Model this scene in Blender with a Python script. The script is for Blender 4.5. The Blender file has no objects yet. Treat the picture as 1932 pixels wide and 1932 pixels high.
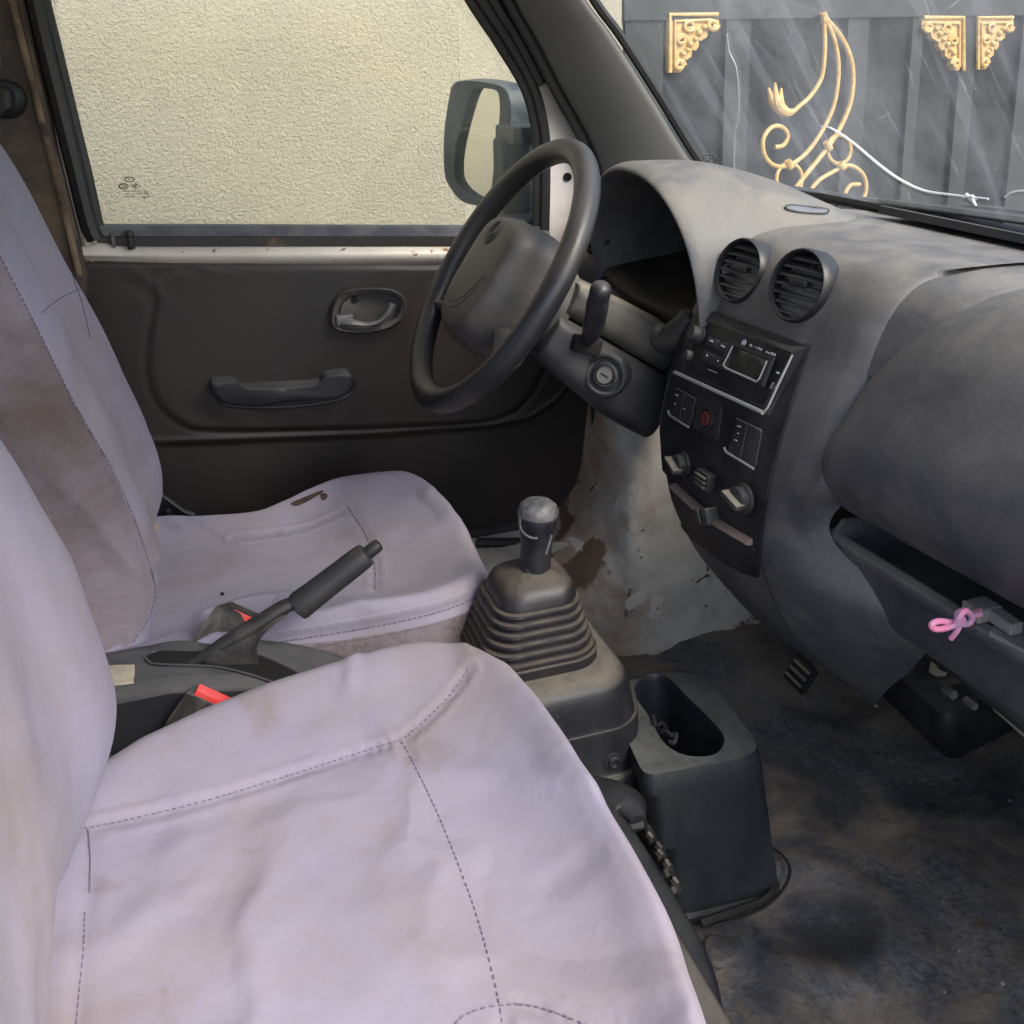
import bpy, bmesh, math, random
import numpy as np
from mathutils import Vector, noise, Matrix
from mathutils.bvhtree import BVHTree
random.seed(7); np.random.seed(7)
S = bpy.context.scene
COL = S.collection
R = math.radians
# ---------------------------------------------------------------- camera
PITCH, YAW, ROLL = R(15.7), R(17.5), R(1.6)
FX, PX, PY = 1935.0, 966.0, 644.0            # measured on a 1932 px wide view of the photo
fw = np.array([math.sin(YAW)*math.cos(PITCH), math.cos(YAW)*math.cos(PITCH), -math.sin(PITCH)])
_r = np.array([math.cos(YAW), -math.sin(YAW), 0.0]); _u = np.cross(_r, fw)
rt = _r*math.cos(ROLL) - _u*math.sin(ROLL); up = _u*math.cos(ROLL) + _r*math.sin(ROLL)
CP = np.array([0.0, 0.0, 1.0])
cd = bpy.data.cameras.new('camera'); cam = bpy.data.objects.new('camera', cd); COL.objects.link(cam)
cd.sensor_width = 36; cd.lens = 36*FX/1932; cd.shift_y = -(966-PY)/1932; cd.clip_start = 0.02; cd.clip_end = 500
cam.matrix_world = Matrix(((rt[0], up[0], -fw[0], CP[0]), (rt[1], up[1], -fw[1], CP[1]), (rt[2], up[2], -fw[2], CP[2]), (0, 0, 0, 1)))
S.camera = cam
# ---------------------------------------------------------------- sky, sun, exposure
W = bpy.data.worlds.new('World'); S.world = W; W.use_nodes = True
nt = W.node_tree; bg = nt.nodes['Background']
sky = nt.nodes.new('ShaderNodeTexSky'); sky.sky_type = 'NISHITA'; sky.sun_disc = False
SUN_EL, SUN_ROT = R(46), R(150)
sky.sun_elevation = SUN_EL; sky.sun_rotation = SUN_ROT; sky.air_density = 1.0; sky.dust_density = 3.0; sky.ozone_density = 1.0
nt.links.new(sky.outputs[0], bg.inputs[0]); bg.inputs[1].default_value = 0.15
sd = bpy.data.lights.new('sun', 'SUN'); sun = bpy.data.objects.new('sun', sd); COL.objects.link(sun)
sd.energy = 1.4; sd.angle = R(28); sd.color = (1.0, 0.95, 0.88)
sdir = Vector((math.sin(SUN_ROT)*math.cos(SUN_EL), math.cos(SUN_ROT)*math.cos(SUN_EL), math.sin(SUN_EL)))
sun.rotation_euler = sdir.to_track_quat('Z', 'Y').to_euler()
S.view_settings.view_transform = 'Standard'; S.view_settings.look = 'None'; S.view_settings.gamma = 1
S.view_settings.exposure = 1.42
S.cycles.max_bounces = 10; S.cycles.diffuse_bounces = 5; S.cycles.transparent_max_bounces = 12
# ---------------------------------------------------------------- rays
def ray(u, v): return fw + rt*((u-PX)/FX) - up*((v-PY)/FX)
def onX(u, v, x): d = ray(u, v); return CP + d*((x-CP[0])/d[0])
def onY(u, v, y): d = ray(u, v); return CP + d*((y-CP[1])/d[1])
def onZ(u, v, z): d = ray(u, v); return CP + d*((z-CP[2])/d[2])
def onP(u, v, p0, n): d = ray(u, v); p0 = np.array(p0); n = np.array(n); return CP + d*(((p0-CP)@n)/(d@n))
A = lambda *a: np.array(a, float)
def nrm(v): v = np.array(v, float); return v/np.linalg.norm(v)
# ---------------------------------------------------------------- curves and surfaces
def cr(P, n, closed=False):
    P = np.array(P, float); k = len(P)
    if k == 2: return P[0] + (P[1]-P[0])*np.linspace(0, 1, n)[:, None]
    if closed: Q = np.vstack([P[-1:], P, P[:2]]); seg = k
    else: Q = np.vstack([2*P[0]-P[1], P, 2*P[-1]-P[-2]]); seg = k-1
    t = np.linspace(0, seg, n, endpoint=not closed); i = np.minimum(t.astype(int), seg-1); f = (t-i)[:, None]
    a, b, c, d = Q[i], Q[i+1], Q[i+2], Q[i+3]
    return 0.5*((2*b) + (-a+c)*f + (2*a-5*b+4*c-d)*f**2 + (-a+3*b-3*c+d)*f**3)
def lin(P, n, closed=False):
    P = np.array(P, float)
    if closed: P = np.vstack([P, P[:1]])
    d = np.r_[0, np.cumsum(np.linalg.norm(np.diff(P, axis=0), axis=1))]
    t = np.linspace(0, d[-1], n, endpoint=not closed)
    return np.stack([np.interp(t, d, P[:, k]) for k in range(P.shape[1])], 1)
def surf(ctrl, nu, nv, cu=False, cv=False):
    rows = [cr(r, nv, cv) for r in ctrl]; rows = np.array(rows)
    return np.stack([cr(rows[:, j], nu, cu) for j in range(rows.shape[1])], 1)
def gridpiece(G, cu=False, cv=False, caps=(False, False)):
    nu, nv = G.shape[:2]; V = G.reshape(-1, 3); F = []
    for i in range(nu if cu else nu-1):
        for j in range(nv if cv else nv-1):
            a = i*nv+j; b = i*nv+(j+1) % nv; c = ((i+1) % nu)*nv+(j+1) % nv; d = ((i+1) % nu)*nv+j
            F.append((a, b, c, d))
    if caps[0]: F.append(tuple(range(nv))[::-1])
    if caps[1]: F.append(tuple(range((nu-1)*nv, nu*nv)))
    return V, F
def tube(path, r, n=10, closed=False, flat=1.0, upv=(0, 0, 1), taper=False):
    P = np.array(path, float); m = len(P); r = np.full(m, r) if np.isscalar(r) else np.interp(np.linspace(0, 1, m), np.linspace(0, 1, len(r)), r)
    rings = []; N = None
    for i in range(m):
        t = nrm(P[(i+1) % m]-P[i-1]) if closed else nrm(P[min(i+1, m-1)]-P[max(i-1, 0)])
        if N is None:
            N = np.cross(np.array(upv, float), t)
            if np.linalg.norm(N) < 1e-3: N = np.cross(A(1, 0, 0), t)
            N = nrm(N)
        else: N = nrm(N - t*(N@t))
        B = np.cross(t, N)
        rings.append([P[i] + r[i]*(math.cos(a)*N + flat*math.sin(a)*B) for a in np.linspace(0, 2*math.pi, n, endpoint=False)])
    return gridpiece(np.array(rings), cu=closed, cv=True, caps=(not closed, not closed))
def lathe(o, ax, prof, n=28, refx=None):
    ax = nrm(ax); o = np.array(o, float)
    e = nrm(np.cross(ax, A(0, 0, 1) if abs(ax[2]) < .9 else A(1, 0, 0))); f = np.cross(ax, e)
    G = np.array([[o+ax*h+r*(math.cos(a)*e+math.sin(a)*f) for a in np.linspace(0, 2*math.pi, n, endpoint=False)] for r, h in prof])
    return gridpiece(G, cv=True, caps=(prof[0][0] > 1e-5, prof[-1][0] > 1e-5))
def prism(out, th, inset=0.0, off=(0, 0, 0)):
    """closed outline pushed along vector th; the front (start) rim is rounded by inset"""
    P = np.array(out, float) + np.array(off, float); th = np.array(th, float); c = P.mean(0); L = np.linalg.norm(th)
    rings = []
    if inset:
        for a in (0, .35, .7, 1.0):
            k = inset*(1-math.sin(a*math.pi/2)); d = inset*(1-math.cos(a*math.pi/2))
            D = P-c; l = np.linalg.norm(D, axis=1, keepdims=True); rings.append(P - D/l*k + th/L*d)
    else: rings.append(P)
    rings.append(P+th)
    return gridpiece(np.array(rings), cv=True, caps=(True, True))
def ringplate(o, i, th):
    """plate with a hole: outer and inner outlines of equal count"""
    o, i, th = np.array(o, float), np.array(i, float), np.array(th, float)
    return gridpiece(np.array([o, i, i+th, o+th]), cu=True, cv=True)
def boxp(c, hx, hy, hz, ex=(1, 0, 0), ey=(0, 1, 0), ez=(0, 0, 1), bev=0.0, sh=None):
    """rounded box made of a profile in ex,ey swept along ez"""
    c, ex, ey, ez = np.array(c, float), nrm(ex), nrm(ey), nrm(ez)
    b = bev if bev else min(hx, hy, hz)*.12
    def ring(k, z, s=0): 
        P = []
        for qx, qy, a0 in ((1, 1, 0), (-1, 1, 90), (-1, -1, 180), (1, -1, 270)):
            for a in (0, 30, 60, 90):
                t = R(a0+a); P.append(c+ex*(qx*(hx-b)+(b-k)*math.cos(t))+ey*(qy*(hy-b)+(b-k)*math.sin(t))+ez*z)
        return P
    rings = [ring(b, -hz), ring(b*.3, -hz+b*.3), ring(0, -hz+b), ring(0, hz-b), ring(b*.3, hz-b*.3), ring(b, hz)]
    return gridpiece(np.array(rings), cv=True, caps=(True, True))
# ---------------------------------------------------------------- objects
def mk(name, pieces, mat, parent=None, smooth=True, loc=None, fix=True):
    if isinstance(pieces, tuple): pieces = [pieces]
    V = []; F = []
    for v, f in pieces:
        o = len(V); V += [tuple(p) for p in v]; F += [tuple(i+o for i in q) for q in f]
    root = parent
    while root is not None and root.parent is not None: root = root.parent
    base = Vector(root.location) if root is not None else Vector(loc if loc is not None else (0, 0, 0))
    me = bpy.data.meshes.new(name); me.from_pydata([(a-base.x, b-base.y, c-base.z) for a, b, c in V], [], F)
    if fix:
        bm = bmesh.new(); bm.from_mesh(me); bmesh.ops.remove_doubles(bm, verts=bm.verts, dist=1e-6)
        bmesh.ops.recalc_face_normals(bm, faces=bm.faces); bm.to_mesh(me); bm.free()
    if smooth:
        me.shade_smooth()
        try: me.set_sharp_from_angle(angle=R(38))
        except Exception: pass
    me.materials.append(mat)
    o = bpy.data.objects.new(name, me); COL.objects.link(o)
    if parent is not None: o.parent = parent
    else: o.location = base
    return o
def tag(o, label, cat, group=None, kind=None):
    if label: o['label'] = label
    if cat: o['category'] = cat
    if group: o['group'] = group
    if kind: o['kind'] = kind
    return o
def thing(name, label, cat, loc, group=None):
    o = bpy.data.objects.new(name, None); COL.objects.link(o); o.location = loc; o.empty_display_size = .05
    return tag(o, label, cat, group)
def soft(T, u, v, lift, x):
    return hit(T, u, v, lift, x)
def bvh(o):
    b = Vector((0, 0, 0)); r = o
    while r is not None: b = b+r.location; r = r.parent
    return BVHTree.FromPolygons([tuple(v.co+b) for v in o.data.vertices], [tuple(p.vertices) for p in o.data.polygons])
def hit(T, u, v, lift=0.0, fb=None):
    d = nrm(ray(u, v)); h = T.ray_cast(Vector(CP), Vector(d))
    if h[0] is None:
        if fb is None: return None, None
        h = T.find_nearest(Vector(onX(u, v, fb)))
    n = np.array(h[1])
    if n@d > 0: n = -n
    return np.array(h[0])+n*lift, n
def hits(T, pts, lift=0.0):
    out = []; last = None
    for u, v in pts:
        p, n = hit(T, u, v, lift)
        if p is not None: out.append(p)
    return np.array(out)
# ---------------------------------------------------------------- materials
def srgb(r, g, b):
    f = lambda c: (c/255/12.92) if c/255 <= .04045 else ((c/255+.055)/1.055)**2.4
    return (f(r), f(g), f(b), 1)
def mat(name, base, rough=.6, base2=None, vs=6.0, vpos=.5, vw=.3, dust=None, damt=0.0, upd=0.0, ds=9.0, fine=None, bump=(0, 0), bump2=(0, 0), metal=0.0, spec=.5, spots=None, sheen=0.0, ulo=.45, uhi=1.0, scr=None, crease=None):
    m = bpy.data.materials.new(name); m.use_nodes = True; t = m.node_tree; N = t.nodes; L = t.links
    b = N['Principled BSDF']; b.inputs['Roughness'].default_value = rough; b.inputs['Metallic'].default_value = metal
    b.inputs['Specular IOR Level'].default_value = spec
    if sheen: b.inputs['Sheen Weight'].default_value = sheen
    tc = N.new('ShaderNodeTexCoord'); co = tc.outputs['Object']
    def noi(sc, det=6, ro=.6, dist=0.0, vec=None):
        n = N.new('ShaderNodeTexNoise'); n.inputs['Scale'].default_value = sc; n.inputs['Detail'].default_value = det
        n.inputs['Roughness'].default_value = ro; n.inputs['Distortion'].default_value = dist; L.new(vec or co, n.inputs['Vector']); return n.outputs['Fac']
    def rng(x, a, c, lo=0, hi=1):
        r = N.new('ShaderNodeMapRange'); r.interpolation_type = 'SMOOTHSTEP'; L.new(x, r.inputs[0]); r.inputs[1].default_value = a; r.inputs[2].default_value = c; r.inputs[3].default_value = lo; r.inputs[4].default_value = hi; return r.outputs[0]
    def mix(f, a, c):
        x = N.new('ShaderNodeMix'); x.data_type = 'RGBA'
        if isinstance(f, float): x.inputs[0].default_value = f
        else: L.new(f, x.inputs[0])
        for k, s in ((6, a), (7, c)):
            if isinstance(s, tuple): x.inputs[k].default_value = s
            else: L.new(s, x.inputs[k])
        return x.outputs[2]
    def math_(op, a, c):
        x = N.new('ShaderNodeMath'); x.operation = op; x.use_clamp = True
        for k, s in ((0, a), (1, c)):
            if isinstance(s, (int, float)): x.inputs[k].default_value = s
            else: L.new(s, x.inputs[k])
        return x.outputs[0]
    c = base
    if base2: c = mix(rng(noi(vs, 8, .62, .3), vpos-vw/2, vpos+vw/2), base, base2)
    if fine: c = mix(rng(noi(fine[0], 4, .7), .35, .7), c, fine[1])
    rsock = None
    if dust:
        f = rng(noi(ds, 12, .70, .5), .40, .66)
        k = math_('MULTIPLY', f, damt)
        if upd:
            g = N.new('ShaderNodeNewGeometry'); sx = N.new('ShaderNodeSeparateXYZ'); L.new(g.outputs['Normal'], sx.inputs[0])
            uf = rng(sx.outputs[2], ulo, uhi); f2 = rng(noi(ds*2.3, 12, .72, .3), .30, .62, .40, 1)
            k = math_('ADD', k, math_('MULTIPLY', math_('MULTIPLY', uf, f2), upd))
        c = mix(k, c, dust)
        rsock = N.new('ShaderNodeMapRange'); L.new(k, rsock.inputs[0]); rsock.inputs[3].default_value = rough; rsock.inputs[4].default_value = .95
        L.new(rsock.outputs[0], b.inputs['Roughness'])
    if spots:
        for (sc, thr, colr, w) in spots:
            c = mix(rng(noi(sc, 5, .55, .6), thr, thr+w), c, colr)
    if scr:
        for rot, sc in (((.4, .7, .2), (6, 260, 90)), ((1.1, -.5, .9), (9, 90, 300)), ((-.6, .3, 1.9), (5, 200, 140))):
            mp = N.new('ShaderNodeMapping'); mp.vector_type = 'TEXTURE'; mp.inputs['Rotation'].default_value = rot; mp.inputs['Scale'].default_value = tuple(1/q for q in sc); L.new(co, mp.inputs[0])
            c = mix(math_('MULTIPLY', rng(noi(1.0, 3, .5, .1, mp.outputs[0]), .66, .72), scr[1]), c, scr[0])
    if isinstance(c, tuple): b.inputs['Base Color'].default_value = c
    else: L.new(c, b.inputs['Base Color'])
    last = None
    if crease:
        wn_ = N.new('ShaderNodeTexNoise'); wn_.noise_type = 'RIDGED_MULTIFRACTAL'; wn_.inputs['Scale'].default_value = crease[0]; wn_.inputs['Detail'].default_value = 3; wn_.inputs['Roughness'].default_value = .55; wn_.inputs['Distortion'].default_value = .6
        mp = N.new('ShaderNodeMapping'); mp.inputs['Rotation'].default_value = (.3, .2, .7); mp.inputs['Scale'].default_value = (1, 1.9, 1); L.new(co, mp.inputs[0]); L.new(mp.outputs[0], wn_.inputs['Vector'])
        bn = N.new('ShaderNodeBump'); bn.inputs['Distance'].default_value = crease[1]; L.new(wn_.outputs['Fac'], bn.inputs['Height']); last = bn.outputs[0]
    for sc, st in (bump, bump2):
        if st:
            bn = N.new('ShaderNodeBump'); bn.inputs['Strength'].default_value = 1.0; bn.inputs['Distance'].default_value = st
            L.new(noi(sc, 5, .6), bn.inputs['Height'])
            if last: L.new(last, bn.inputs['Normal'])
            last = bn.outputs[0]
    if last: L.new(last, b.inputs['Normal'])
    return m
def glassmat(name, dustc, d0, d1, streak=False, gloss=.06):
    m = bpy.data.materials.new(name); m.use_nodes = True; t = m.node_tree; N = t.nodes; L = t.links; N.remove(N['Principled BSDF'])
    out = N['Material Output']; tr = N.new('ShaderNodeBsdfTransparent'); tr.inputs[0].default_value = (.93, .96, .95, 1)
    gl = N.new('ShaderNodeBsdfGlossy'); gl.inputs['Roughness'].default_value = .03
    df = N.new('ShaderNodeBsdfDiffuse'); df.inputs[0].default_value = dustc
    tl = N.new('ShaderNodeBsdfTranslucent'); tl.inputs[0].default_value = dustc
    md = N.new('ShaderNodeMixShader'); md.inputs[0].default_value = .5; L.new(df.outputs[0], md.inputs[1]); L.new(tl.outputs[0], md.inputs[2])
    lw = N.new('ShaderNodeLayerWeight'); lw.inputs[0].default_value = .5; pw = N.new('ShaderNodeMath'); pw.operation = 'POWER'; L.new(lw.outputs['Facing'], pw.inputs[0]); pw.inputs[1].default_value = 4.0
    fr = N.new('ShaderNodeMath'); fr.operation = 'MULTIPLY_ADD'; L.new(pw.outputs[0], fr.inputs[0]); fr.inputs[1].default_value = .6; fr.inputs[2].default_value = gloss*.6
    m1 = N.new('ShaderNodeMixShader'); L.new(fr.outputs[0], m1.inputs[0]); L.new(tr.outputs[0], m1.inputs[1]); L.new(gl.outputs[0], m1.inputs[2])
    tc = N.new('ShaderNodeTexCoord'); n = N.new('ShaderNodeTexNoise'); n.inputs['Scale'].default_value = 5; n.inputs['Detail'].default_value = 8; n.inputs['Roughness'].default_value = .65
    L.new(tc.outputs['Object'], n.inputs['Vector'])
    mr = N.new('ShaderNodeMapRange'); mr.inputs[1].default_value = .35; mr.inputs[2].default_value = .7; mr.inputs[3].default_value = d0; mr.inputs[4].default_value = d1; L.new(n.outputs['Fac'], mr.inputs[0])
    f = mr.outputs[0]
    if streak:
        def dotc(v, k):
            d_ = N.new('ShaderNodeVectorMath'); d_.operation = 'DOT_PRODUCT'; L.new(tc.outputs['Object'], d_.inputs[0]); d_.inputs[1].default_value = tuple(c*k for c in v); return d_.outputs['Value']
        for dv, k1, k2, thr, amt in (((.573, .0, -.819), 4, 120, .63, .10), ((.55, .22, -.80), 7, 170, .67, .18), ((.46, -.38, -.81), 8, 90, .69, .14), ((.573, .1, -.819), 2.2, 26, .54, .07), ((.2, .9, -.3), 9, 260, .70, .25), ((1, 0, 0), 260, 260, .71, .45)):
            pv = Vector(dv).cross(Vector((.819, 0, .573))).normalized(); mp = N.new('ShaderNodeCombineXYZ')
            L.new(dotc(dv, k1), mp.inputs[0]); L.new(dotc(tuple(pv), k2), mp.inputs[1])
            s = N.new('ShaderNodeTexNoise'); s.inputs['Scale'].default_value = 1.0; s.inputs['Detail'].default_value = 3; L.new(mp.outputs[0], s.inputs['Vector'])
            r = N.new('ShaderNodeMapRange'); r.inputs[1].default_value = thr; r.inputs[2].default_value = thr+.06; r.inputs[3].default_value = 0; r.inputs[4].default_value = amt; L.new(s.outputs['Fac'], r.inputs[0])
            a = N.new('ShaderNodeMath'); a.operation = 'ADD'; a.use_clamp = True; L.new(f, a.inputs[0]); L.new(r.outputs[0], a.inputs[1]); f = a.outputs[0]
    m2 = N.new('ShaderNodeMixShader'); L.new(f, m2.inputs[0]); L.new(m1.outputs[0], m2.inputs[1]); L.new(md.outputs[0], m2.inputs[2])
    L.new(m2.outputs[0], out.inputs[0]); return m
DUST = srgb(168, 160, 140); DUSTG = srgb(150, 150, 148); BR = srgb(110, 92, 76)
M = {}
M['dash'] = mat('dash_plastic', (.054, .057, .071, 1), .36, (.080, .083, .098, 1), 4, dust=(.245, .224, .19, 1), damt=.22, upd=.62, ulo=-.15, uhi=.95, ds=9, spec=.8, scr=((.22, .215, .21, 1), .2), fine=(700, (.03, .032, .042, 1)), bump=(600, .0003), bump2=(30, .0008), spots=((45, .70, (.12, .118, .112, 1), .1), (11, .62, (.115, .108, .10, 1), .14), (160, .74, (.16, .155, .15, 1), .05)))  # dust tone, spread to steeper faces, also paints in the pad's soft highlight
M['dashdark'] = mat('dark_plastic', (.018, .018, .022, 1), .5, (.028, .028, .033, 1), 5, dust=(.13, .12, .10, 1), damt=.15, upd=.5, ds=7, bump=(500, .0002))
M['bezel'] = mat('bezel_black', (.009, .009, .014, 1), .42, dust=(.12, .115, .1, 1), damt=.2, upd=.35, ds=10, bump=(400, .0001))
M['black'] = mat('black_rubber', (.012, .012, .013, 1), .5, dust=(.09, .085, .075, 1), damt=.1, upd=.2, ds=12)
M['blackhole'] = mat('unlit_cavity', (.004, .004, .004, 1), .9)
M['cluster'] = mat('cluster_lens', (.006, .006, .006, 1), .35, dust=(.06, .045, .035, 1), damt=.5, ds=5)
M['wheel'] = mat('wheel_urethane', (.012, .012, .017, 1), .36, (.022, .020, .020, 1), 7, dust=(.20, .19, .18, 1), damt=.08, upd=.35, ds=8, bump=(500, .00015))
M['pad'] = mat('wheel_pad_plastic', (.040, .041, .042, 1), .45, (.055, .045, .042, 1), 9, dust=(.2, .19, .17, 1), damt=.2, upd=.2, ds=9, bump=(450, .0002))
M['shroud'] = mat('shroud_plastic', (.04, .04, .04, 1), .5, dust=(.3, .27, .21, 1), damt=.2, upd=.9, ds=8, bump=(450, .0002))
M['rubber'] = mat('boot_rubber', (.014, .013, .016, 1), .42, dust=(.15, .125, .10, 1), damt=.06, upd=.55, ds=25, bump=(200, .0002))
M['gearbox'] = mat('gear_housing_plastic', scr=((.12, .12, .12, 1), .12), base=(.011, .012, .016, 1), rough=.45, base2=(.018, .020, .026, 1), vs=9, dust=(.20, .175, .14, 1), damt=.10, upd=.85, ds=8, bump=(350, .0002))
M['cup'] = mat('cup_box_plastic', scr=((.12, .12, .12, 1), .12), base=(.016, .020, .027, 1), rough=.5, base2=(.026, .030, .039, 1), vs=8, dust=(.17, .17, .155, 1), damt=.07, upd=.75, ds=12, bump=(350, .0002))
M['console'] = mat('console_plastic', (.015, .016, .020, 1), .5, dust=(.12, .12, .122, 1), damt=.06, upd=.65, ds=8, bump=(350, .0002))
M['fabric'] = mat('lilac_seat_cloth', (.245, .235, .305, 1), .92, (.29, .252, .282, 1), 3.2, dust=(.235, .20, .195, 1), damt=.6, ds=3.6, fine=(520, (.262, .248, .33, 1)), bump=(1100, .00015), bump2=(8, .004), crease=(4.2, .0035), sheen=.05, spots=((130, .78, (.16, .14, .15, 1), .05), (4.5, .55, (.20, .16, .155, 1), .22), (13, .62, (.185, .155, .16, 1), .2), (34, .70, (.2, .175, .19, 1), .08)))
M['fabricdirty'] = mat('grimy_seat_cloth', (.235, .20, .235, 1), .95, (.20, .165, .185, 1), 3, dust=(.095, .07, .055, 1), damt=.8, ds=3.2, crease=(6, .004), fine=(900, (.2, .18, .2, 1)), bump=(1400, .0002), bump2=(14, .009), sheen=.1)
M['thread'] = mat('dark_thread', (.14, .12, .18, 1), .9)
M['cream'] = mat('cream_paint', (.66, .63, .56, 1), .35, (.58, .53, .46, 1), 6, spots=((13, .60, (.44, .36, .25, 1), .08), (48, .64, (.20, .13, .08, 1), .03)), bump=(30, .0006))
M['sail'] = mat('white_primer_paint', (.78, .73, .70, 1), .5, (.52, .47, .45, 1), 5)
M['card'] = mat('door_vinyl', (.0085, .008, .0085, 1), .5, (.022, .0135, .0135, 1), 3.2, dust=(.05, .04, .034, 1), damt=.2, ds=4, bump=(700, .0002), bump2=(15, .0005))
M['metal'] = mat('bare_footwell_metal', (.56, .54, .49, 1), .5, (.34, .25, .18, 1), 4.0, vw=.2, dust=(.26, .23, .2, 1), damt=.45, ds=11, bump=(60, .0008), bump2=(9, .0015), spots=((8, .60, (.13, .085, .06, 1), .03), (15, .62, (.58, .55, .50, 1), .04), (30, .68, (.08, .05, .035, 1), .03)))
M['mat'] = mat('rubber_floor_mat', (.05, .056, .070, 1), .5, (.17, .18, .20, 1), 7, vw=.3, dust=(.32, .265, .19, 1), damt=.75, ds=5, fine=(140, (.05, .05, .055, 1)), bump=(140, .0012), bump2=(18, .002), crease=(6, .003), spots=((300, .76, (.3, .28, .25, 1), .04), (7, .68, (.13, .11, .085, 1), .08)))
M['chrome'] = mat('worn_metal', (.45, .45, .43, 1), .35, metal=.9, dust=(.3, .27, .2, 1), damt=.5, ds=40)
M['silver'] = mat('silver_edge', (.32, .32, .34, 1), .4, dust=(.4, .38, .3, 1), damt=.5, ds=30)
M['mark'] = mat('printed_white', (.5, .5, .52, 1), .6)
M['greylever'] = mat('grey_lever_plastic', (.12, .12, .125, 1), .4, dust=(.22, .2, .17, 1), damt=.5, ds=20)
M['red'] = mat('red_buckle_plastic', (.75, .05, .05, 1), .35, (.6, .09, .08, 1), 40)
M['pink'] = mat('pink_cord', (.85, .25, .42, 1), .8, (.6, .35, .55, 1), 60)
M['white'] = mat('white_cord', (.85, .85, .85, 1), .7)
M['beige'] = mat('beige_plastic', (.50, .46, .35, 1), .6, (.38, .34, .26, 1), 20)
M['trim'] = mat('grey_pillar_trim', (.11, .11, .107, 1), .55, dust=(.11, .105, .095, 1), damt=.3, ds=3, bump=(600, .0002))
M['browntrim'] = mat('dusty_brown_trim', (.06, .04, .03, 1), .7, (.035, .028, .026, 1), 7, dust=(.22, .17, .10, 1), damt=.4, ds=9)
M['tan'] = mat('tan_foam', (.30, .22, .16, 1), .9, (.36, .30, .24, 1), 14)
M['mirrorshell'] = mat('mirror_plastic', (.035, .045, .055, 1), .45, dust=(.16, .17, .17, 1), damt=.4, ds=25)
M['mirror'] = mat('mirror_glass', (.92, .92, .88, 1), .03, metal=1.0)
M['stucco'] = mat('stucco', (.60, .535, .375, 1), .95, (.45, .42, .34, 1), 1.2, bump=(120, .012), bump2=(260, .005), fine=(150, (.47, .42, .30, 1)))
M['gate'] = mat('gate_paint', (.005, .006, .009, 1), .6, (.018, .024, .024, 1), 3, bump=(20, .002), spec=.25)
M['gatebar'] = mat('gate_bar_paint', (.017, .022, .021, 1), .5, (.022, .025, .028, 1), 4)
M['gold'] = mat('gold_paint', (.46, .28, .075, 1), .42, (.60, .42, .17, 1), 45, bump=(60, .001))
M['ground'] = mat('ground_dirt', (.2, .18, .15, 1), .95, (.15, .14, .12, 1), 2, bump=(30, .01))
M['paintw'] = mat('van_paint', (.6, .58, .54, 1), .35)
M['liner'] = mat('headliner', (.35, .34, .32, 1), .95)
M['glassW'] = glassmat('dusty_windscreen', (.60, .635, .68, 1), .05, .24, True)
M['glassD'] = glassmat('clear_window', (.7, .68, .6, 1), .015, .04)
M['etch'] = mat('etched_mark', (.16, .15, .10, 1), .8)
M['amber'] = mat('dusty_slider_channel', (.22, .17, .14, 1), .8)
M['glossblack'] = mat('scuffed_gloss_black', (.006, .007, .010, 1), .32, dust=(.08, .08, .075, 1), damt=.12, upd=.2, ds=14)
M['lcd'] = mat('dead_display', (.045, .048, .038, 1), .15)
M['lighter'] = mat('red_lighter', (.10, .02, .02, 1), .4)
# ================================================================ outside
g = mk('ground', gridpiece(np.array([[A(x, y, -.42) for y in (-60, 60)] for x in (-60, 60)])), M['ground'], smooth=False); tag(g, None, None, kind='structure')
def wallbox(name, a, b, th, z0, z1, m, parent=None, smooth=False):
    a, b = A(*a), A(*b); d = nrm(b-a); n = A(-d[1], d[0])*th
    q = [a, b, b+n, a+n]
    return mk(name, gridpiece(np.array([[A(p[0], p[1], z) for p in q] for z in (z0, z1)]), cv=True, caps=(True, True)), m, parent, smooth=smooth, loc=(a[0], a[1], z0))
w1 = thing('stucco_wall', 'tall cream rough stucco wall outside the door window, with a corner beside the mirror', 'wall', (-3, 2.3, -.42))
d1 = onY(863, 60, 2.3); xc = d1[0]
wallbox('wall_face', (-3.2, 2.3), (xc, 2.3), .25, -.42, 2.9, M['stucco'], w1)
gA = onY(1183, 60, 3.35); gdir = nrm(A(1.138, .166, 0)); gn = A(gdir[1], -gdir[0], 0)
wallbox('return_face', (xc+.001, 2.3), (gA[0]-.01, gA[1]), .25, -.42, 2.9, M['stucco'], w1)
G = lambda u, v, off=0.0: onP(u, v, gA+gn*off, gn)
gt = thing('metal_gate', 'dark grey metal gate with gold scrollwork and gold corner pieces beyond the windscreen', 'gate', (float(gA[0]), float(gA[1]), -.42))
def gbox(u0, u1, v0, v1, off, th, name, m, z0=None, z1=None):
    a, b = G(u0, 60, off), G(u1, 60, off); za = G((u0+u1)/2, v1, off)[2] if z0 is None else z0; zb = G((u0+u1)/2, v0, off)[2] if z1 is None else z1
    return (np.array([p+A(0, 0, z-p[2]) for z in (za, zb) for p in (a, b, b-gn*th, a-gn*th)]), [(0, 1, 2, 3), (7, 6, 5, 4), (0, 4, 5, 1), (1, 5, 6, 2), (2, 6, 7, 3), (3, 7, 4, 0)])
mk('panel', gbox(1176, 3300, 0, 0, 0, .02, '', None, -.40, 2.3), M['gate'], gt, smooth=False)
mk('top_rail', [gbox(1178, 3300, -60, 21, .03, .028, '', None), gbox(1178, 3300, 21, 24, .034, .032, '', None)], M['gatebar'], gt, smooth=False)
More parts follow.
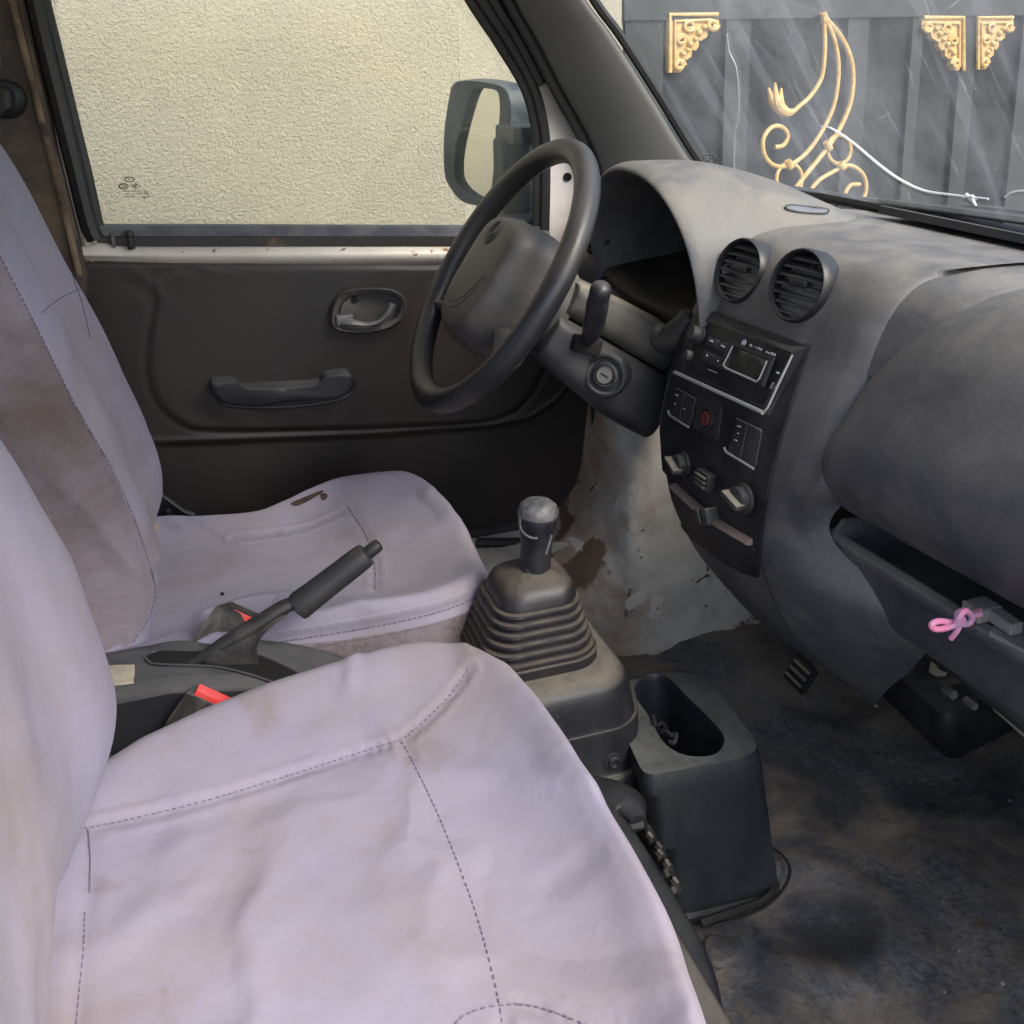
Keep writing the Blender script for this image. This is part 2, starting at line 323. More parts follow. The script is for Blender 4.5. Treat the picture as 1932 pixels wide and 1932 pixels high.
for a, b in ((1180, 1252), (1370, 1416), (1600, 1640), (1722, 1742), (1816, 1846), (1930, 1985), (2200, 2240), (2500, 2540)):
    o_ = .022 if (a, b) != (1816, 1846) else .024
    mk('upright', gbox(a, b, 0, 0, o_, .021, '', None, -.38, float(G(a, 24)[2])), M['gatebar'], gt, smooth=False)
mk('bottom_rail', gbox(1178, 3300, 0, 0, .035, .033, '', None, .0, .12), M['gatebar'], gt, smooth=False)
def corner(u0, u1, v0, v1, flip):
    """gold moulded corner piece: an L frame with scrolls and leaves stepping along the diagonal"""
    f = (lambda x: u0+(u1-u0)*x) if not flip else (lambda x: u1-(u1-u0)*x)
    q = lambda x, y, o=.03: G(f(x), v0+(v1-v0)*y, o)
    out = [(0, 0), (1, 0), (1.02, .16), (.98, .28), (.90, .30), (.82, .26), (.78, .40), (.66, .46), (.60, .44), (.62, .56), (.55, .64), (.47, .62), (.46, .74), (.36, .80), (.30, .78), (.32, .90), (.24, 1.0), (.12, 1.0), (.10, .94), (.02, 1.0), (0, .5)]
    ps = [prism([q(x, y) for x, y in out], -gn*.024, .004)]
    ps.append(tube([q(.03, 1.0, .034), q(.03, .03, .034), q(.98, .03, .034)], .008, 8))
    ps.append(tube([q(.13, .9, .034), q(.13, .14, .034), q(.86, .12, .034)], .006, 8))
    def scroll(cx, cy, r, turns=1.4, s=1, rr=.0065):
        t = np.linspace(0, turns*2*math.pi, 26); return tube([q(cx+r*(1-.6*i/25)*math.cos(s*a), cy+r*.8*(1-.6*i/25)*math.sin(s*a), .037) for i, a in enumerate(t)], rr, 7)
    ps += [scroll(.42, .22, .12), scroll(.26, .45, .11, 1.5, -1), scroll(.88, .2, .11, 1.3, 1, .009), scroll(.22, .88, .10, 1.2, -1, .009)]
    for x, y, r in ((.60, .33, .014), (.42, .52, .013), (.70, .24, .012), (.28, .68, .012), (.52, .44, .010), (.36, .62, .010)):
        ps.append(lathe(q(x, y, .03), gn, [(r, 0), (r*.9, .008), (r*.5, .014), (0, .016)], 12))
    mk('corner_ornament', ps, M['gold'], gt)
corner(1261, 1356, 24, 137, False); corner(1741, 1820, 30, 133, True); corner(1843, 1912, 30, 131, False)
def gtube(pts, r=.0085, n=60, closed=False): 
    return tube([G(u, v, .045) for u, v in cr(np.array(pts, float), n, closed)], r, 8, closed)
E_ = lambda cx, cy, a, b: [(cx+a*math.cos(t), cy+b*math.sin(t)) for t in np.linspace(0, 2*math.pi, 12, endpoint=False)]
mk('scroll_bar', gtube([(1554, 30), (1556, 90), (1550, 145), (1528, 182), (1508, 200), (1498, 210)]), M['gold'], gt)
mk('scroll_bar', gtube([(1556, 34), (1574, 75), (1582, 130), (1574, 195), (1552, 245), (1520, 290), (1487, 312), (1460, 312), (1442, 292), (1440, 262), (1456, 240), (1476, 240), (1486, 256), (1478, 274), (1462, 278)]), M['gold'], gt)
mk('scroll_bar', gtube([(1558, 34), (1590, 75), (1608, 125), (1606, 185), (1588, 235), (1560, 280), (1520, 330), (1495, 362), (1470, 392)], .0095), M['gold'], gt)
mk('scroll_ring', gtube(E_(1489, 337, 24, 29), .0075, 40, True), M['gold'], gt)
mk('scroll_ring', gtube(E_(1583, 282, 22, 27), .0075, 40, True), M['gold'], gt)
mk('scroll_bar', gtube([(1512, 385), (1540, 345), (1570, 325), (1600, 312), (1625, 325), (1634, 350), (1628, 375), (1610, 385), (1594, 370), (1604, 350), (1622, 348)], .0085), M['gold'], gt)
lf = []
for k, (dx, c) in enumerate(((-11, 0), (0, 1), (11, 2))):
    lf.append(tube([G(u, v, .045+.010*(k == 1)) for u, v in cr(np.array([(1502, 208), (1484, 212), (1466+dx*.5, 196), (1462+dx*1.1, 166-10*(k == 1))], float), 18)], [.006, .016, .020, .016, .004], 8))
mk('leaf', lf, M['gold'], gt)
for p in (((1486, 303), (1492, 317)), ((1558, 268), (1566, 282)), ((1583, 308), (1592, 318)), ((1506, 350), (1512, 362)), ((1553, 24), (1556, 40))):
    mk('collar', tube([G(u, v, .052) for u, v in p], .014, 8), M['gold'], gt)
# ================================================================ van body
vb = thing('van_body', 'old white van cab around the seats, grey pillar trim, dusty windscreen and open door side', 'van', (0, .9, 0))
BASEZ = .795
def wsx(y, z):   # windscreen surface: x for a given y and height
    e = max(0, (y-1.15)/.25); e2 = max(0, (.45-y)/.25)
    return .838-.062*e**2-.062*e2**2-.70*(z-BASEZ)
rows = []
for z in np.linspace(BASEZ-.01, 1.32, 12): rows.append([A(wsx(y, z), y, z) for y in np.linspace(.13, 1.50, 24)])
mk('windscreen', gridpiece(np.array(rows)), M['glassW'], vb)
VP_ = bvh(bpy.data.objects['windscreen'])
mk('windscreen_seal', tube([A(wsx(y, BASEZ)+.002, y, BASEZ+.004) for y in np.linspace(.13, 1.47, 40)], .011, 8, flat=.8), M['black'], vb)
# fine ribs of the seal
mk('glass_crack', [tube(hits(VP_, cr(np.array([(1374, 62), (1378, 95), (1392, 130), (1396, 200), (1388, 250), (1386, 330)], float), 30), .002), .0007, 5)], M['white'], vb)
gm = []
for i, (u, v, w) in enumerate([(1324+7*(k % 4)+(k//4)*1.5, 291+5.2*(k//4), 4) for k in range(17)]):
    if (i*7) % 5 == 0: continue
    P = hits(VP_, [(u, v), (u+w, v+.6), (u+w, v+3), (u, v+2.4)], .0015)
    if len(P) == 4: gm.append((P, [(0, 1, 2, 3)]))
if gm: mk('etched_mark', gm, M['etch'], vb, smooth=False)
# A pillar trim (left edge, middle ridge, right edge)
Lp = [(846, -300), (915, -130), (968, 0), (1012, 80), (1058, 170), (1108, 262), (1132, 330), (1140, 400), (1142, 470)]
Rp = [(931, -300), (1030, -130), (1106, 0), (1150, 60), (1196, 130), (1240, 200), (1294, 288), (1340, 350), (1380, 420)]
rows = []
for (a, b), (c, d) in zip(Lp, Rp):
    p = onY(a, b, 1.475); q = onY(c, d, 1.39); m1 = onY(a*.93+c*.07, b*.93+d*.07, 1.452); m2 = onY(a*.6+c*.4, b*.6+d*.4, 1.415); m3 = onY(a*.2+c*.8, b*.2+d*.8, 1.388); back = q+A(.02, .07, 0)
    rows.append([p+A(0, .03, 0), p, m1, m2, m3, q, back])
mk('pillar_trim', gridpiece(surf(rows, 50, 40)), M['trim'], vb)
mk('pillar_edge_seal', tube([onY(u, v, 1.385)+A(.008, .004, 0) for u, v in cr(np.array(Rp, float)+A(7, 0), 40)], .007, 8), M['black'], vb)
mk('door_aperture_seal', tube([onY(u, v, 1.47) for u, v in cr(np.array([(834, -300), (905, -130), (960, 0), (1004, 82), (1050, 172), (1100, 264), (1126, 335), (1134, 420), (1120, 560), (1120, 700), (1124, 770), (1124, 880), (1106, 940), (1070, 992), (1020, 1020), (900, 1024)], float), 90)], .0085, 8), M['black'], vb)
# B pillar trim, dusty, with yellowed edge
bp = [(-200, -310), (-24, -310), (38, 0), (60, 90), (100, 260), (140, 420), (165, 520), (160, 620), (-160, 620)]
mk('rear_pillar_trim', prism([onY(u, v, 1.468) for u, v in bp], A(0, .05, 0), .006), M['browntrim'], vb)
mk('pillar_worn_edge', tube([onY(u, v, 1.462) for u, v in cr(np.array([(-46, -310), (4, -80), (22, 0), (45, 92), (88, 265), (128, 425), (150, 520)], float), 30)], .0042, 8), mat('rusty_yellow_edge', (.22, .17, .10, 1), .8, (.07, .045, .03, 1), 12, spots=((30, .6, (.04, .025, .02, 1), .1),)), vb)
ab = [lathe(onY(4, 186, 1.45), (-.2, -1, .1), [(.024, -.02), (.024, 0), (.019, .008), (.014, .008), (.012, .012), (0, .013)], 24), tube([onY(-30, 215, 1.44), onY(-6, 212, 1.435), onY(14, 200, 1.435), onY(12, 175, 1.435), onY(-20, 165, 1.44)], .007, 8)]
mk('belt_anchor', ab, M['black'], vb)
# shell that closes the cab: roof, rear bulkhead, side sills, nose below the glass
def slab(x0, x1, y0, y1, z0, z1): return boxp(A((x0+x1)/2, (y0+y1)/2, (z0+z1)/2), (x1-x0)/2, (y1-y0)/2, (z1-z0)/2, bev=.01)
mk('header_rail', slab(.42, .53, .08, 1.54, 1.27, 1.315), M['trim'], vb)
mk('roof', slab(-1.5, .50, .08, 1.56, 1.315, 1.36), M['liner'], vb)
mk('rear_side_wall', [slab(-1.5, -.24, 1.50, 1.55, .08, .72), slab(-.30, -.20, 1.51, 1.55, .72, 1.32), slab(-1.5, -1.4, 1.51, 1.55, .72, 1.32), slab(-1.5, -1.4, .10, 1.51, .06, .72), slab(-1.4, -.62, .10, .14, .08, .75), slab(-.70, -.62, .10, .14, .75, 1.32)], M['liner'], vb)
mk('nose_panel', [slab(1.10, 1.13, .1, 1.52, -.1, .70), slab(.86, 1.12, .1, 1.52, .66, .68), slab(.45, 1.1, 1.545, 1.57, -.1, .35), slab(.66, 1.1, 1.525, 1.555, .35, .72), slab(.60, 1.1, .08, .10, -.1, .70)], M['paintw'], vb)
# bare metal wheelhouse beside the driver footwell
def whx(x):
    k = min(1, max(0, (x-.36)/.26)); k = k*k*(3-2*k)
    z1 = float(np.interp(x, [.2, .48, .53, .565, .59, .605, .63, 1], [.225, .225, .245, .275, .33, .46, .50, .50])); y0 = 1.36-.06*k
    return [A(x, y0-.03, .085), A(x, y0, .10), A(x, y0+.012, .10+(z1-.1)*.25), A(x, y0+.03, .10+(z1-.1)*.55), A(x, y0+.065, .10+(z1-.1)*.85), A(x, y0+.115, z1-.003), A(x, 1.50, z1+.006), A(x, 1.535, z1+.012)]
G_ = surf([whx(x) for x in (.2, .3, .38, .45, .49, .53, .56, .585, .605, .63, .68, .76, .84, .92, 1.06)], 130, 70)
for i in range(G_.shape[0]):
    for j in range(G_.shape[1]):
        p = G_[i, j]; n = noise.fractal(Vector(p*9), .7, 2.1, 4)
        G_[i, j] = p+A(0, -.004*n, .003*n)
mk('wheelhouse', gridpiece(G_), M['metal'], vb)
tp = [[A(x, y, z+.004*noise.noise(Vector((x*14, y*14, z*9)))) for y in np.linspace(.12, 1.4, 60)] for x, z in lin([(1.0, .098), (1.03, .14), (1.09, .45), (1.09, .7)], 40)]
mk('toe_board', gridpiece(np.array(tp)), M['mat'], vb)
# ---- floor mat
fl = []
for x in np.linspace(.18, 1.06, 180):
    r_ = []
    for y in np.linspace(.10, 1.42, 220):
        z = .092 + .004*noise.fractal(Vector((x*9, y*8, 1)), .8, 2.2, 5) + .002*math.sin(18*(x*.8+y)+3*noise.noise(Vector((x*5, y*5, 0))))
        d = math.hypot((x-.56)/.075, (y-.76)/.075)
        z += .010*math.exp(-((d-1)*3.2)**2) - .008*math.exp(-(d*1.4)**2)
        r_.append(A(x, y, z))
    fl.append(r_)
fm = mk('floor_mat', gridpiece(np.array(fl)), M['mat'], loc=(.5, .7, .09)); tag(fm, 'wrinkled dusty black rubber mat covering the cab floor', 'floor mat')
# torn mat flap and curled rim at the cup box foot
tb = thing('torn_mat_edge', 'curled torn strip of black mat around the foot of the cup holder box', 'mat scrap', (.50, .76, .1))
mk('curled_lip', [tube([onZ(u, v, .115) for u, v in cr(np.array([(1322, 1742), (1360, 1728), (1400, 1714), (1438, 1700), (1456, 1682), (1452, 1660)], float), 30)], .0045, 8), tube([onZ(u, v, .106) for u, v in cr(np.array([(1345, 1746), (1400, 1730), (1450, 1706), (1482, 1670), (1490, 1640), (1478, 1615), (1455, 1598)], float), 30)], .0018, 8, flat=.6)], M['black'], tb)
gp = prism([onZ(u, v, .108) for u, v in cr(np.array([(1330, 1772), (1350, 1762), (1372, 1768), (1392, 1764), (1400, 1778), (1392, 1800), (1365, 1816), (1340, 1812), (1332, 1795)], float), 40, True)], A(0, 0, -.006), .002)
mk('flap', gp, M['mat'], tb)
sc_ = []
for u, v, r_ in ((1892, 1856, .0022), (1782, 1872, .0014), (1780, 1702, .0012), (1810, 1795, .0012), (1905, 1510, .0015), (1700, 1893, .001)): sc_.append(lathe(onZ(u, v, .108), (0.1, .2, 1), [(0, -r_), (r_, 0), (r_*.6, r_*.7), (0, r_)], 7))
cr_ = mk('crumbs', sc_, M['silver'], loc=(.6, .65, .1)); tag(cr_, 'tiny pale crumbs and grit scattered on the floor mat', 'crumbs', kind='stuff')
# ================================================================ driver door
dd = thing('driver_door', 'far front door with cream painted frame, black vinyl card and grey release handle', 'car door', (.2, 1.5, .2))
Y0 = 1.5
pairs = [((40, -170), (16, -170)), ((84, 20), (62, 20)), ((165, 440), (140, 440)), ((172, 456), (146, 500)), ((190, 466), (170, 530)), ((600, 466), (600, 530)), ((1000, 466), (1000, 530)), ((1018, 462), (1050, 530)), ((1030, 448), (1160, 500)), ((1036, 400), (1160, 420)), ((1038, 330), (1150, 330)), ((1036, 260), (1112, 262)), ((1014, 160), (1062, 172)), ((962, 72), (1004, 70)), ((910, 0), (962, 0)), ((850, -90), (905, -90)), ((790, -255), (836, -310)), ((500, -255), (500, -310)), ((16, -255), (-18, -310))]
inn = [onY(*a, Y0) for a, b in pairs]; outr = [onY(*b, Y0) for a, b in pairs]
mk('door_frame', ringplate(outr, inn, A(0, .03, 0)), M['sail'], dd, smooth=False)
# rounded painted sill below the glass
sl = []
for u in np.linspace(150, 1050, 60):
    dz = 6*max(0, (330-u)/180)**1 if u < 330 else 0
    dip = -8*math.exp(-((u-190)/28)**2)
    sl.append([onY(u, 462+dip*.3, 1.505), onY(u, 465+dip, 1.492), onY(u, 472+dip, 1.484), onY(u, 481, 1.480), onY(u, 490-dz, 1.483), onY(u, 498-dz, 1.492), onY(u, 508, 1.506)])
mk('painted_sill', gridpiece(surf(sl, 90, 22)), M['cream'], dd)
mk('frame_side_paint', tube([onY(u, v, 1.494) for u, v in cr(np.array([(-2, -290), (52, -80), (74, 0), (92, 90), (120, 220), (142, 330), (155, 420), (168, 470), (176, 492)], float), 40)], .0042, 8), M['cream'], dd)
mk('window_glass', prism([onY(u, v, 1.524) for u, v in [(20, -270), (800, -270), (930, 0), (1000, 100), (1040, 220), (1050, 460), (150, 470), (60, -60)]], A(0, .004, 0)), M['glassD'], dd, smooth=False)
em = []
def eell(cx, cy, a, b, r=.0006): return tube([onY(cx+a*math.cos(t), cy+b*math.sin(t), 1.5225) for t in np.linspace(0, 2*math.pi, 24, endpoint=False)], r, 5, True)
def ebar(u0, v0, u1, v1, r=.0006): return tube([onY(u0, v0, 1.5225), onY(u1, v1, 1.5225)], r, 5)
em += [eell(244, 338.5, 9, 4.6, .0008), ebar(241, 338, 246, 338, .0009), eell(233, 351.5, 9, 5, .0007), eell(229, 351.5, 3, 3.4), ebar(235, 348, 235, 355), ebar(238, 348, 238, 355), tube([onY(u, v, 1.5225) for u, v in ((247, 351), (256, 346.5), (265, 351), (256, 355.5))], .0007, 5, True), ebar(253, 354, 259, 347.5, .0011), ebar(249, 350, 255, 352)]
rr = random.Random(3)
for row, (ux, uw) in enumerate(((232, 42), (236, 45), (233, 48))):
    u = ux
    while u < ux+uw:
        w = rr.choice((1.2, 2.2, 3)); v = 360.5+row*5.2
        em.append(ebar(u, v, u+w, v, .0005)); 
        if rr.random() < .6: em.append(ebar(u, v-1.2, u, v+1.6, .0005))
        u += w+1.6
em.append(tube([onY(u, v, 1.5225) for u, v in ((272, 362), (279, 364), (281, 369), (277, 373), (268, 373))], .0005, 5))
gmk = mk('etched_mark', em, M['etch'], bpy.data.objects['window_glass'])
mk('lower_window_seal', prism([onY(u, v, 1.492) for u, v in ((186, 426), (1022, 428), (1022, 446), (190, 446))], A(0, .02, 0), .002), mat('felt_seal', (.06, .065, .085, 1), .6, dust=(.3, .3, .3, 1), damt=.35, ds=14), dd, smooth=False)
mk('lower_window_seal', prism([onY(u, v, 1.489) for u, v in ((178, 447), (1022, 447), (1022, 463), (196, 464), (184, 458))], A(0, .02, 0), .002), mat('seal_rust', (.018, .016, .015, 1), .5, spots=((14, .58, (.10, .06, .035, 1), .1),)), dd, smooth=False)
def band(c, r, y, n=50, fl=1.0): return tube([onY(u, v, y) for u, v in cr(np.array(c, float), n)], r, 8, flat=fl)
mk('rear_window_seal', [band([(-4, -290), (45, -90), (62, -10), (80, 70), (112, 200), (144, 330), (166, 420), (180, 452)], .0115, 1.49), band([(14, -270), (66, -90), (84, 0), (106, 90), (136, 215), (164, 330), (184, 420), (192, 440)], .0075, 1.500)], M['black'], dd)
mk('front_window_seal', [band([(746, -280), (830, -110), (888, 0), (942, 82), (992, 168), (1012, 250), (1014, 330), (1012, 435)], .0085, 1.502), band([(768, -285), (850, -110), (908, 0), (958, 76), (1006, 164), (1027, 250), (1029, 330), (1027, 438)], .0085, 1.494), band([(792, -290), (872, -110), (932, 0), (978, 74), (1022, 158)], .012, 1.492)], M['black'], dd)
mk('seal_end_block', [boxp(onY(1020, 448, 1.486), .012, .01, .01), boxp(onY(214, 454, 1.486), .002, .006, .009)], M['trim'], dd)
mk('lock_pin', lathe(onY(248, 470, 1.480), (0, 0, 1), [(.0052, 0), (.0052, .003), (.0038, .004), (.0038, .017), (.0052, .018), (.0056, .023), (.004, .0255), (0, .026)], 16), M['black'], dd)
mk('bolt_hole', lathe(onY(1071, 334, 1.4975), (0, -1, 0), [(.0065, -.004), (.0065, .0012), (.0045, .0012), (.004, -.001), (0, -.001)], 20), M['blackhole'], dd)
# door card: one moulded sheet with a raised upper pad
def poly(P): return np.array([onY(u, v, 1.49)[[0, 2]] for u, v in P])
padP = poly(cr(np.array([(330, 515), (298, 575), (286, 640), (284, 700), (300, 755), (340, 793), (400, 808), (600, 806), (860, 796), (950, 780), (990, 750), (1020, 700), (1060, 600), (1075, 515), (700, 508)], float), 90, True))
lineP = poly([(100, 838), (285, 834), (420, 830), (700, 818), (930, 802), (1000, 788), (1050, 755), (1090, 700), (1150, 600)])
def segd(p, P, closed):
    Q = np.roll(P, -1, 0) if closed else P[1:]; B = P if closed else P[:-1]
    e = Q-B; w = p-B; t = np.clip((w*e).sum(1)/(e*e).sum(1), 0, 1); return np.sqrt(((w-e*t[:, None])**2).sum(1)).min()
def inside(p, P):
    x, y = p; c = False; j = len(P)-1
    for i in range(len(P)):
        if (P[i, 1] > y) != (P[j, 1] > y) and x < (P[j, 0]-P[i, 0])*(y-P[i, 1])/(P[j, 1]-P[i, 1])+P[i, 0]: c = not c
        j = i
    return c
sstep = lambda a, b, x: (lambda t: t*t*(3-2*t))(min(1, max(0, (x-a)/(b-a))))
xr = onY(1112, 850, 1.49)[0]; zt = lambda x: onY(180, 488, 1.49)[2]+(onY(830, 498, 1.49)[2]-onY(180, 488, 1.49)[2])*(x+.125)/.487 if x < .37 else onY(830, 498, 1.49)[2]-.03*(x-.37)
rc = .085
def zb(x):
    z = .232+.0*(x)
    if x > xr-rc: z = z+rc-math.sqrt(max(0, rc*rc-(x-xr+rc)**2))
    return z
rows = []
for x in np.r_[np.linspace(-.26, xr-.02, 190), np.linspace(xr-.018, xr, 14)]:
    r_ = []; a, b = zb(x), zt(x)
    for t in np.linspace(0, 1, 210):
        z = a+(b-a)*t; p = np.array([x, z]); d = segd(p, padP, True)*(1 if inside(p, padP) else -1)
        h = .0045*sstep(-.005, .005, d)*sstep(-.02, .25, .742-z+.0*x) - .0012*math.exp(-((d+.006)/.004)**2)*sstep(0, .05, .74-z)
        zl = np.interp(x, lineP[:, 0], lineP[:, 1]); h += -.006*sstep(.004, -.010, z-zl) + .0022*math.exp(-((z-zl)/.006)**2)
        h += .0012*noise.noise(Vector((x*7, z*7, 3)))
        wr = math.exp(-((x+.06)/.03)**2-((z-.70)/.05)**2); h += .0005*wr*math.sin(170*(x*.75+z*.55)+4*noise.noise(Vector((x*20, z*20, 0))))
        wr = math.exp(-((x-.03)/.05)**2-((z-.722)/.012)**2); h += .0007*wr*math.sin(130*x+200*z)
        wr = math.exp(-((x-.02)/.14)**2-((z-.50)/.02)**2); h += .0007*wr*math.sin(90*x+60*z)
        edge = sstep(0, .03, t)*sstep(0, .02, 1-t); r_.append(A(x, 1.492-h*edge-.004*edge, z))
    rows.append([r_[0]+A(0, .02, 0)]+r_+[r_[-1]+A(0, .012, 0)])
mk('door_card', gridpiece(np.array(rows)), M['card'], dd)
# release handle
bez = np.array([(622, 600), (628, 572), (648, 550), (690, 543), (738, 545), (764, 560), (768, 585), (758, 606), (730, 622), (685, 630), (645, 628), (626, 618)], float)
bin_ = np.array([(637, 600), (642, 576), (657, 560), (692, 553), (734, 555), (753, 566), (756, 584), (747, 600), (722, 612), (685, 619), (652, 617), (639, 610)], float)
rg = [[onY(u, v, y) for u, v in cr(P, 64, True)] for P, y in ((bez, 1.490), (bez*.985+A(696, 586)*.015, 1.472), (bez*.93+A(696, 586)*.07, 1.466), (bin_, 1.470), (bin_*.99+A(696, 586)*.01, 1.484), (bin_*.8+A(696, 586)*.2, 1.4845))]
rb = mk('release_bezel', gridpiece(np.array(rg), cv=True, caps=(False, True)), M['greylever'] if False else M['pad'], dd)
mk('recess_plate', prism([onY(u, v, 1.478) for u, v in ((641, 590), (646, 572), (660, 563), (676, 562), (678, 585), (672, 600), (646, 606))], A(0, .006, 0), .001), M['shroud'], rb)
mk('screw_hole', lathe(onY(669, 566, 1.4775), (0, -1, 0), [(.0055, 0), (.0055, .0006), (0, .0006)], 16), M['blackhole'], rb)
lv = [tube([onY(u, v, y) for u, v, y in cr(A(*[(644, 606, 1.470), (664, 609, 1.462), (690, 612, 1.460), (714, 607, 1.458), (731, 592, 1.456), (740, 572, 1.458)]).reshape(-1, 3), 40)], [.009, .0085, .005, .005, .0075, .009], 10, flat=.7), boxp(onY(650, 603, 1.468), .013, .006, .008, bev=.003)]
mk('release_lever', lv, M['greylever'], rb)
# pull handle
pc = cr(np.array([(405, 734, 1.484), (410, 739, 1.464), (434, 748, 1.449), (500, 750, 1.445), (580, 745, 1.446), (626, 738, 1.449), (650, 726, 1.456), (662, 724, 1.482)], float), 60)
mk('pull_handle', [prism([onY(u, v, 1.449) for u, v in lin(cr(np.array([(400, 727), (420, 723), (440, 723), (452, 730), (464, 735), (530, 732), (598, 728), (611, 719), (622, 711), (650, 707), (666, 711), (669, 728), (656, 744), (620, 752), (550, 760), (480, 767), (440, 764), (416, 756), (402, 742)], float), 150, True), 150, True)], A(0, .036, 0), .007), tube([onY(u, v, 1.483) for u, v in cr(np.array([(398, 728), (412, 752), (436, 766), (540, 768), (640, 754), (668, 734), (668, 714)], float), 40)], .003, 8)], M['console'], dd)
# mirror
mn = nrm(A(-.9, -.43, .03)); mc = onY(905, 265, 1.68)
MP = lambda u, v, o=0.0: onP(u, v, mc+mn*o, mn)
mo = np.array([(868, 152), (905, 153), (948, 163), (962, 185), (966, 225), (958, 290), (950, 350), (940, 392), (912, 390), (872, 380), (848, 352), (838, 322), (838, 250), (848, 180), (854, 160)], float)
mi = np.array([(905, 166), (918, 167), (936, 171), (942, 186), (942, 225), (934, 290), (928, 350), (922, 382), (912, 380), (888, 368), (868, 352), (858, 328), (862, 280), (880, 210), (894, 172)], float)
cm = mo.mean(0)
rg = []
for P, o in ((mi, -.018), (mi, -.004), (mi*.9+mo*.1, 0), (mo*.92+mi*.08, .002), (mo, -.006)): rg.append([MP(u, v, o) for u, v in cr(P, 72, True)])
base = np.array(rg[-1]); cc = base.mean(0)
for k, d in ((1.02, .03), (.96, .055), (.8, .075), (.4, .085)): rg.append([cc+(p-cc)*k+A(d, d*.15, 0) for p in base])
smr = mk('side_mirror', gridpiece(np.array(rg), cv=True, caps=(False, True)), M['mirrorshell'], dd)
mk('mirror_glass', prism([MP(u, v, -.012) for u, v in cr(mi, 72, True)], -mn*.003), M['mirror'], smr, smooth=False)
mk('mirror_arm', [boxp(onY(984, 253, 1.60), .030, .05, .0145, bev=.005), boxp(onY(968, 335, 1.62), .026, .03, .066, bev=.008), boxp(onY(985, 413, 1.56), .045, .045, .005, bev=.003)], M['mirrorshell'], smr)
# ================================================================ seats
NC = 280
def cushion(name, out, levels, cz, mat_, parent, wr, seed, nring=170):
    out = np.array(out, float); O = cr(out, NC, True); c = O.mean(0)
    rings = [[A(c[0]+(p[0]-c[0])*k, c[1]+(p[1]-c[1])*k, z) for p in O] for k, z in levels]
    rings.append([A(c[0]+(p[0]-c[0])*.02, c[1]+(p[1]-c[1])*.02, cz) for p in O])
    rows = np.array(rings); G_ = np.stack([cr(rows[:, j], nring) for j in range(NC)], 1)
    for i in range(nring):
        for j in range(NC):
            p = G_[i, j]; q = Vector((p[0]*6+seed, p[1]*6, p[2]*5)); n = noise.fractal(q, .9, 2.1, 3)
            r1 = 1-abs(noise.noise(Vector((p[0]*7+seed+3*n*.2, p[1]*5-n*.3, p[2]*4)))); r1 = max(0, r1-.80)/.2
            G_[i, j] = p + A(0, 0, wr*(n*.9+r1*1.0)) + nrm(A(p[0]-c[0], p[1]-c[1], .001))*wr*n*.6
    return mk(name, gridpiece(G_, cv=True, caps=(True, True)), mat_, parent)
def pucker(o, T, pxs, depth=.0018, w=.0055):
    P = np.vstack([hits(T, cr(np.array(px, float), 160)) for px in pxs]); r = o
    while r.parent is not None: r = r.parent
    base = np.array(r.location); V = np.array([v.co for v in o.data.vertices])+base
    lo, hi = P.min(0)-.02, P.max(0)+.02
    for i in np.where(((V > lo) & (V < hi)).all(1))[0]:
        if i >= len(V)-NC*24: continue
        d = np.linalg.norm(P-V[i], axis=1); k = d.argmin(); e = math.exp(-(d[k]/w)**2)
        if e > .01:
            n = o.data.vertices[i].normal; s = (1+.5*math.sin(k*.9)) if w < .009 else math.sin(math.pi*min(1, max(0, (k % 160)/159)))
            o.data.vertices[i].co -= n*(depth*s*e) - n*((.0012 if 0 < depth and w < .009 else 0)*math.exp(-((d[k]-.014)/.006)**2))
    o.data.update()
def seam(T, px, name, parent, r=.0007, gap=.0042, dash=.0030, m=None, lift=.0006):
    P = hits(T, cr(np.array(px, float), 260), lift); d = np.r_[0, np.cumsum(np.linalg.norm(np.diff(P, axis=0), axis=1))]
    ps = []; s = 0; f = lambda t: np.array([np.interp(t, d, P[:, k]) for k in range(3)])
    while s+dash < d[-1]: ps.append(tube([f(s), f(s+dash/2), f(s+dash)], r, 5)); s += gap*(.85+.3*random.random())
    return mk(name, ps, m or M['thread'], parent)
def crease(T, px, name, parent, r, m): return mk(name, tube(hits(T, cr(np.array(px, float), 120), 0), r, 8, flat=.5), m, parent)
ps_ = thing('passenger_seat', 'near front seat under a pale lilac cloth cover with dashed dark stitching', 'car seat', (.05, .55, .1))
Z_ = lambda u, v, z: onZ(u, v, z)[:2]
so = [Z_(130, 1497, .43), Z_(300, 1410, .43), Z_(480, 1326, .43), Z_(600, 1284, .43), Z_(700, 1256, .43), Z_(790, 1241, .43), Z_(880, 1248, .43), Z_(950, 1283, .43), Z_(1000, 1328, .43), Z_(1056, 1400, .43), Z_(1112, 1490, .43), Z_(1172, 1585, .43), Z_(1230, 1680, .43), Z_(1283, 1780, .43), Z_(1313, 1870, .43), A(.240, .40), A(.222, .335), A(.16, .28), A(0, .265), A(-.2, .28), A(-.22, .5), A(-.21, .74)]
pc_ = cushion('seat_cushion', so, [(.88, .27), (.93, .285), (.955, .32), (.985, .37), (.999, .405), (.997, .428), (.975, .446), (.93, .455), (.86, .452), (.72, .440), (.5, .430), (.25, .427)], .427, M['fabric'], ps_, .0038, 3.1)
T = bvh(pc_)
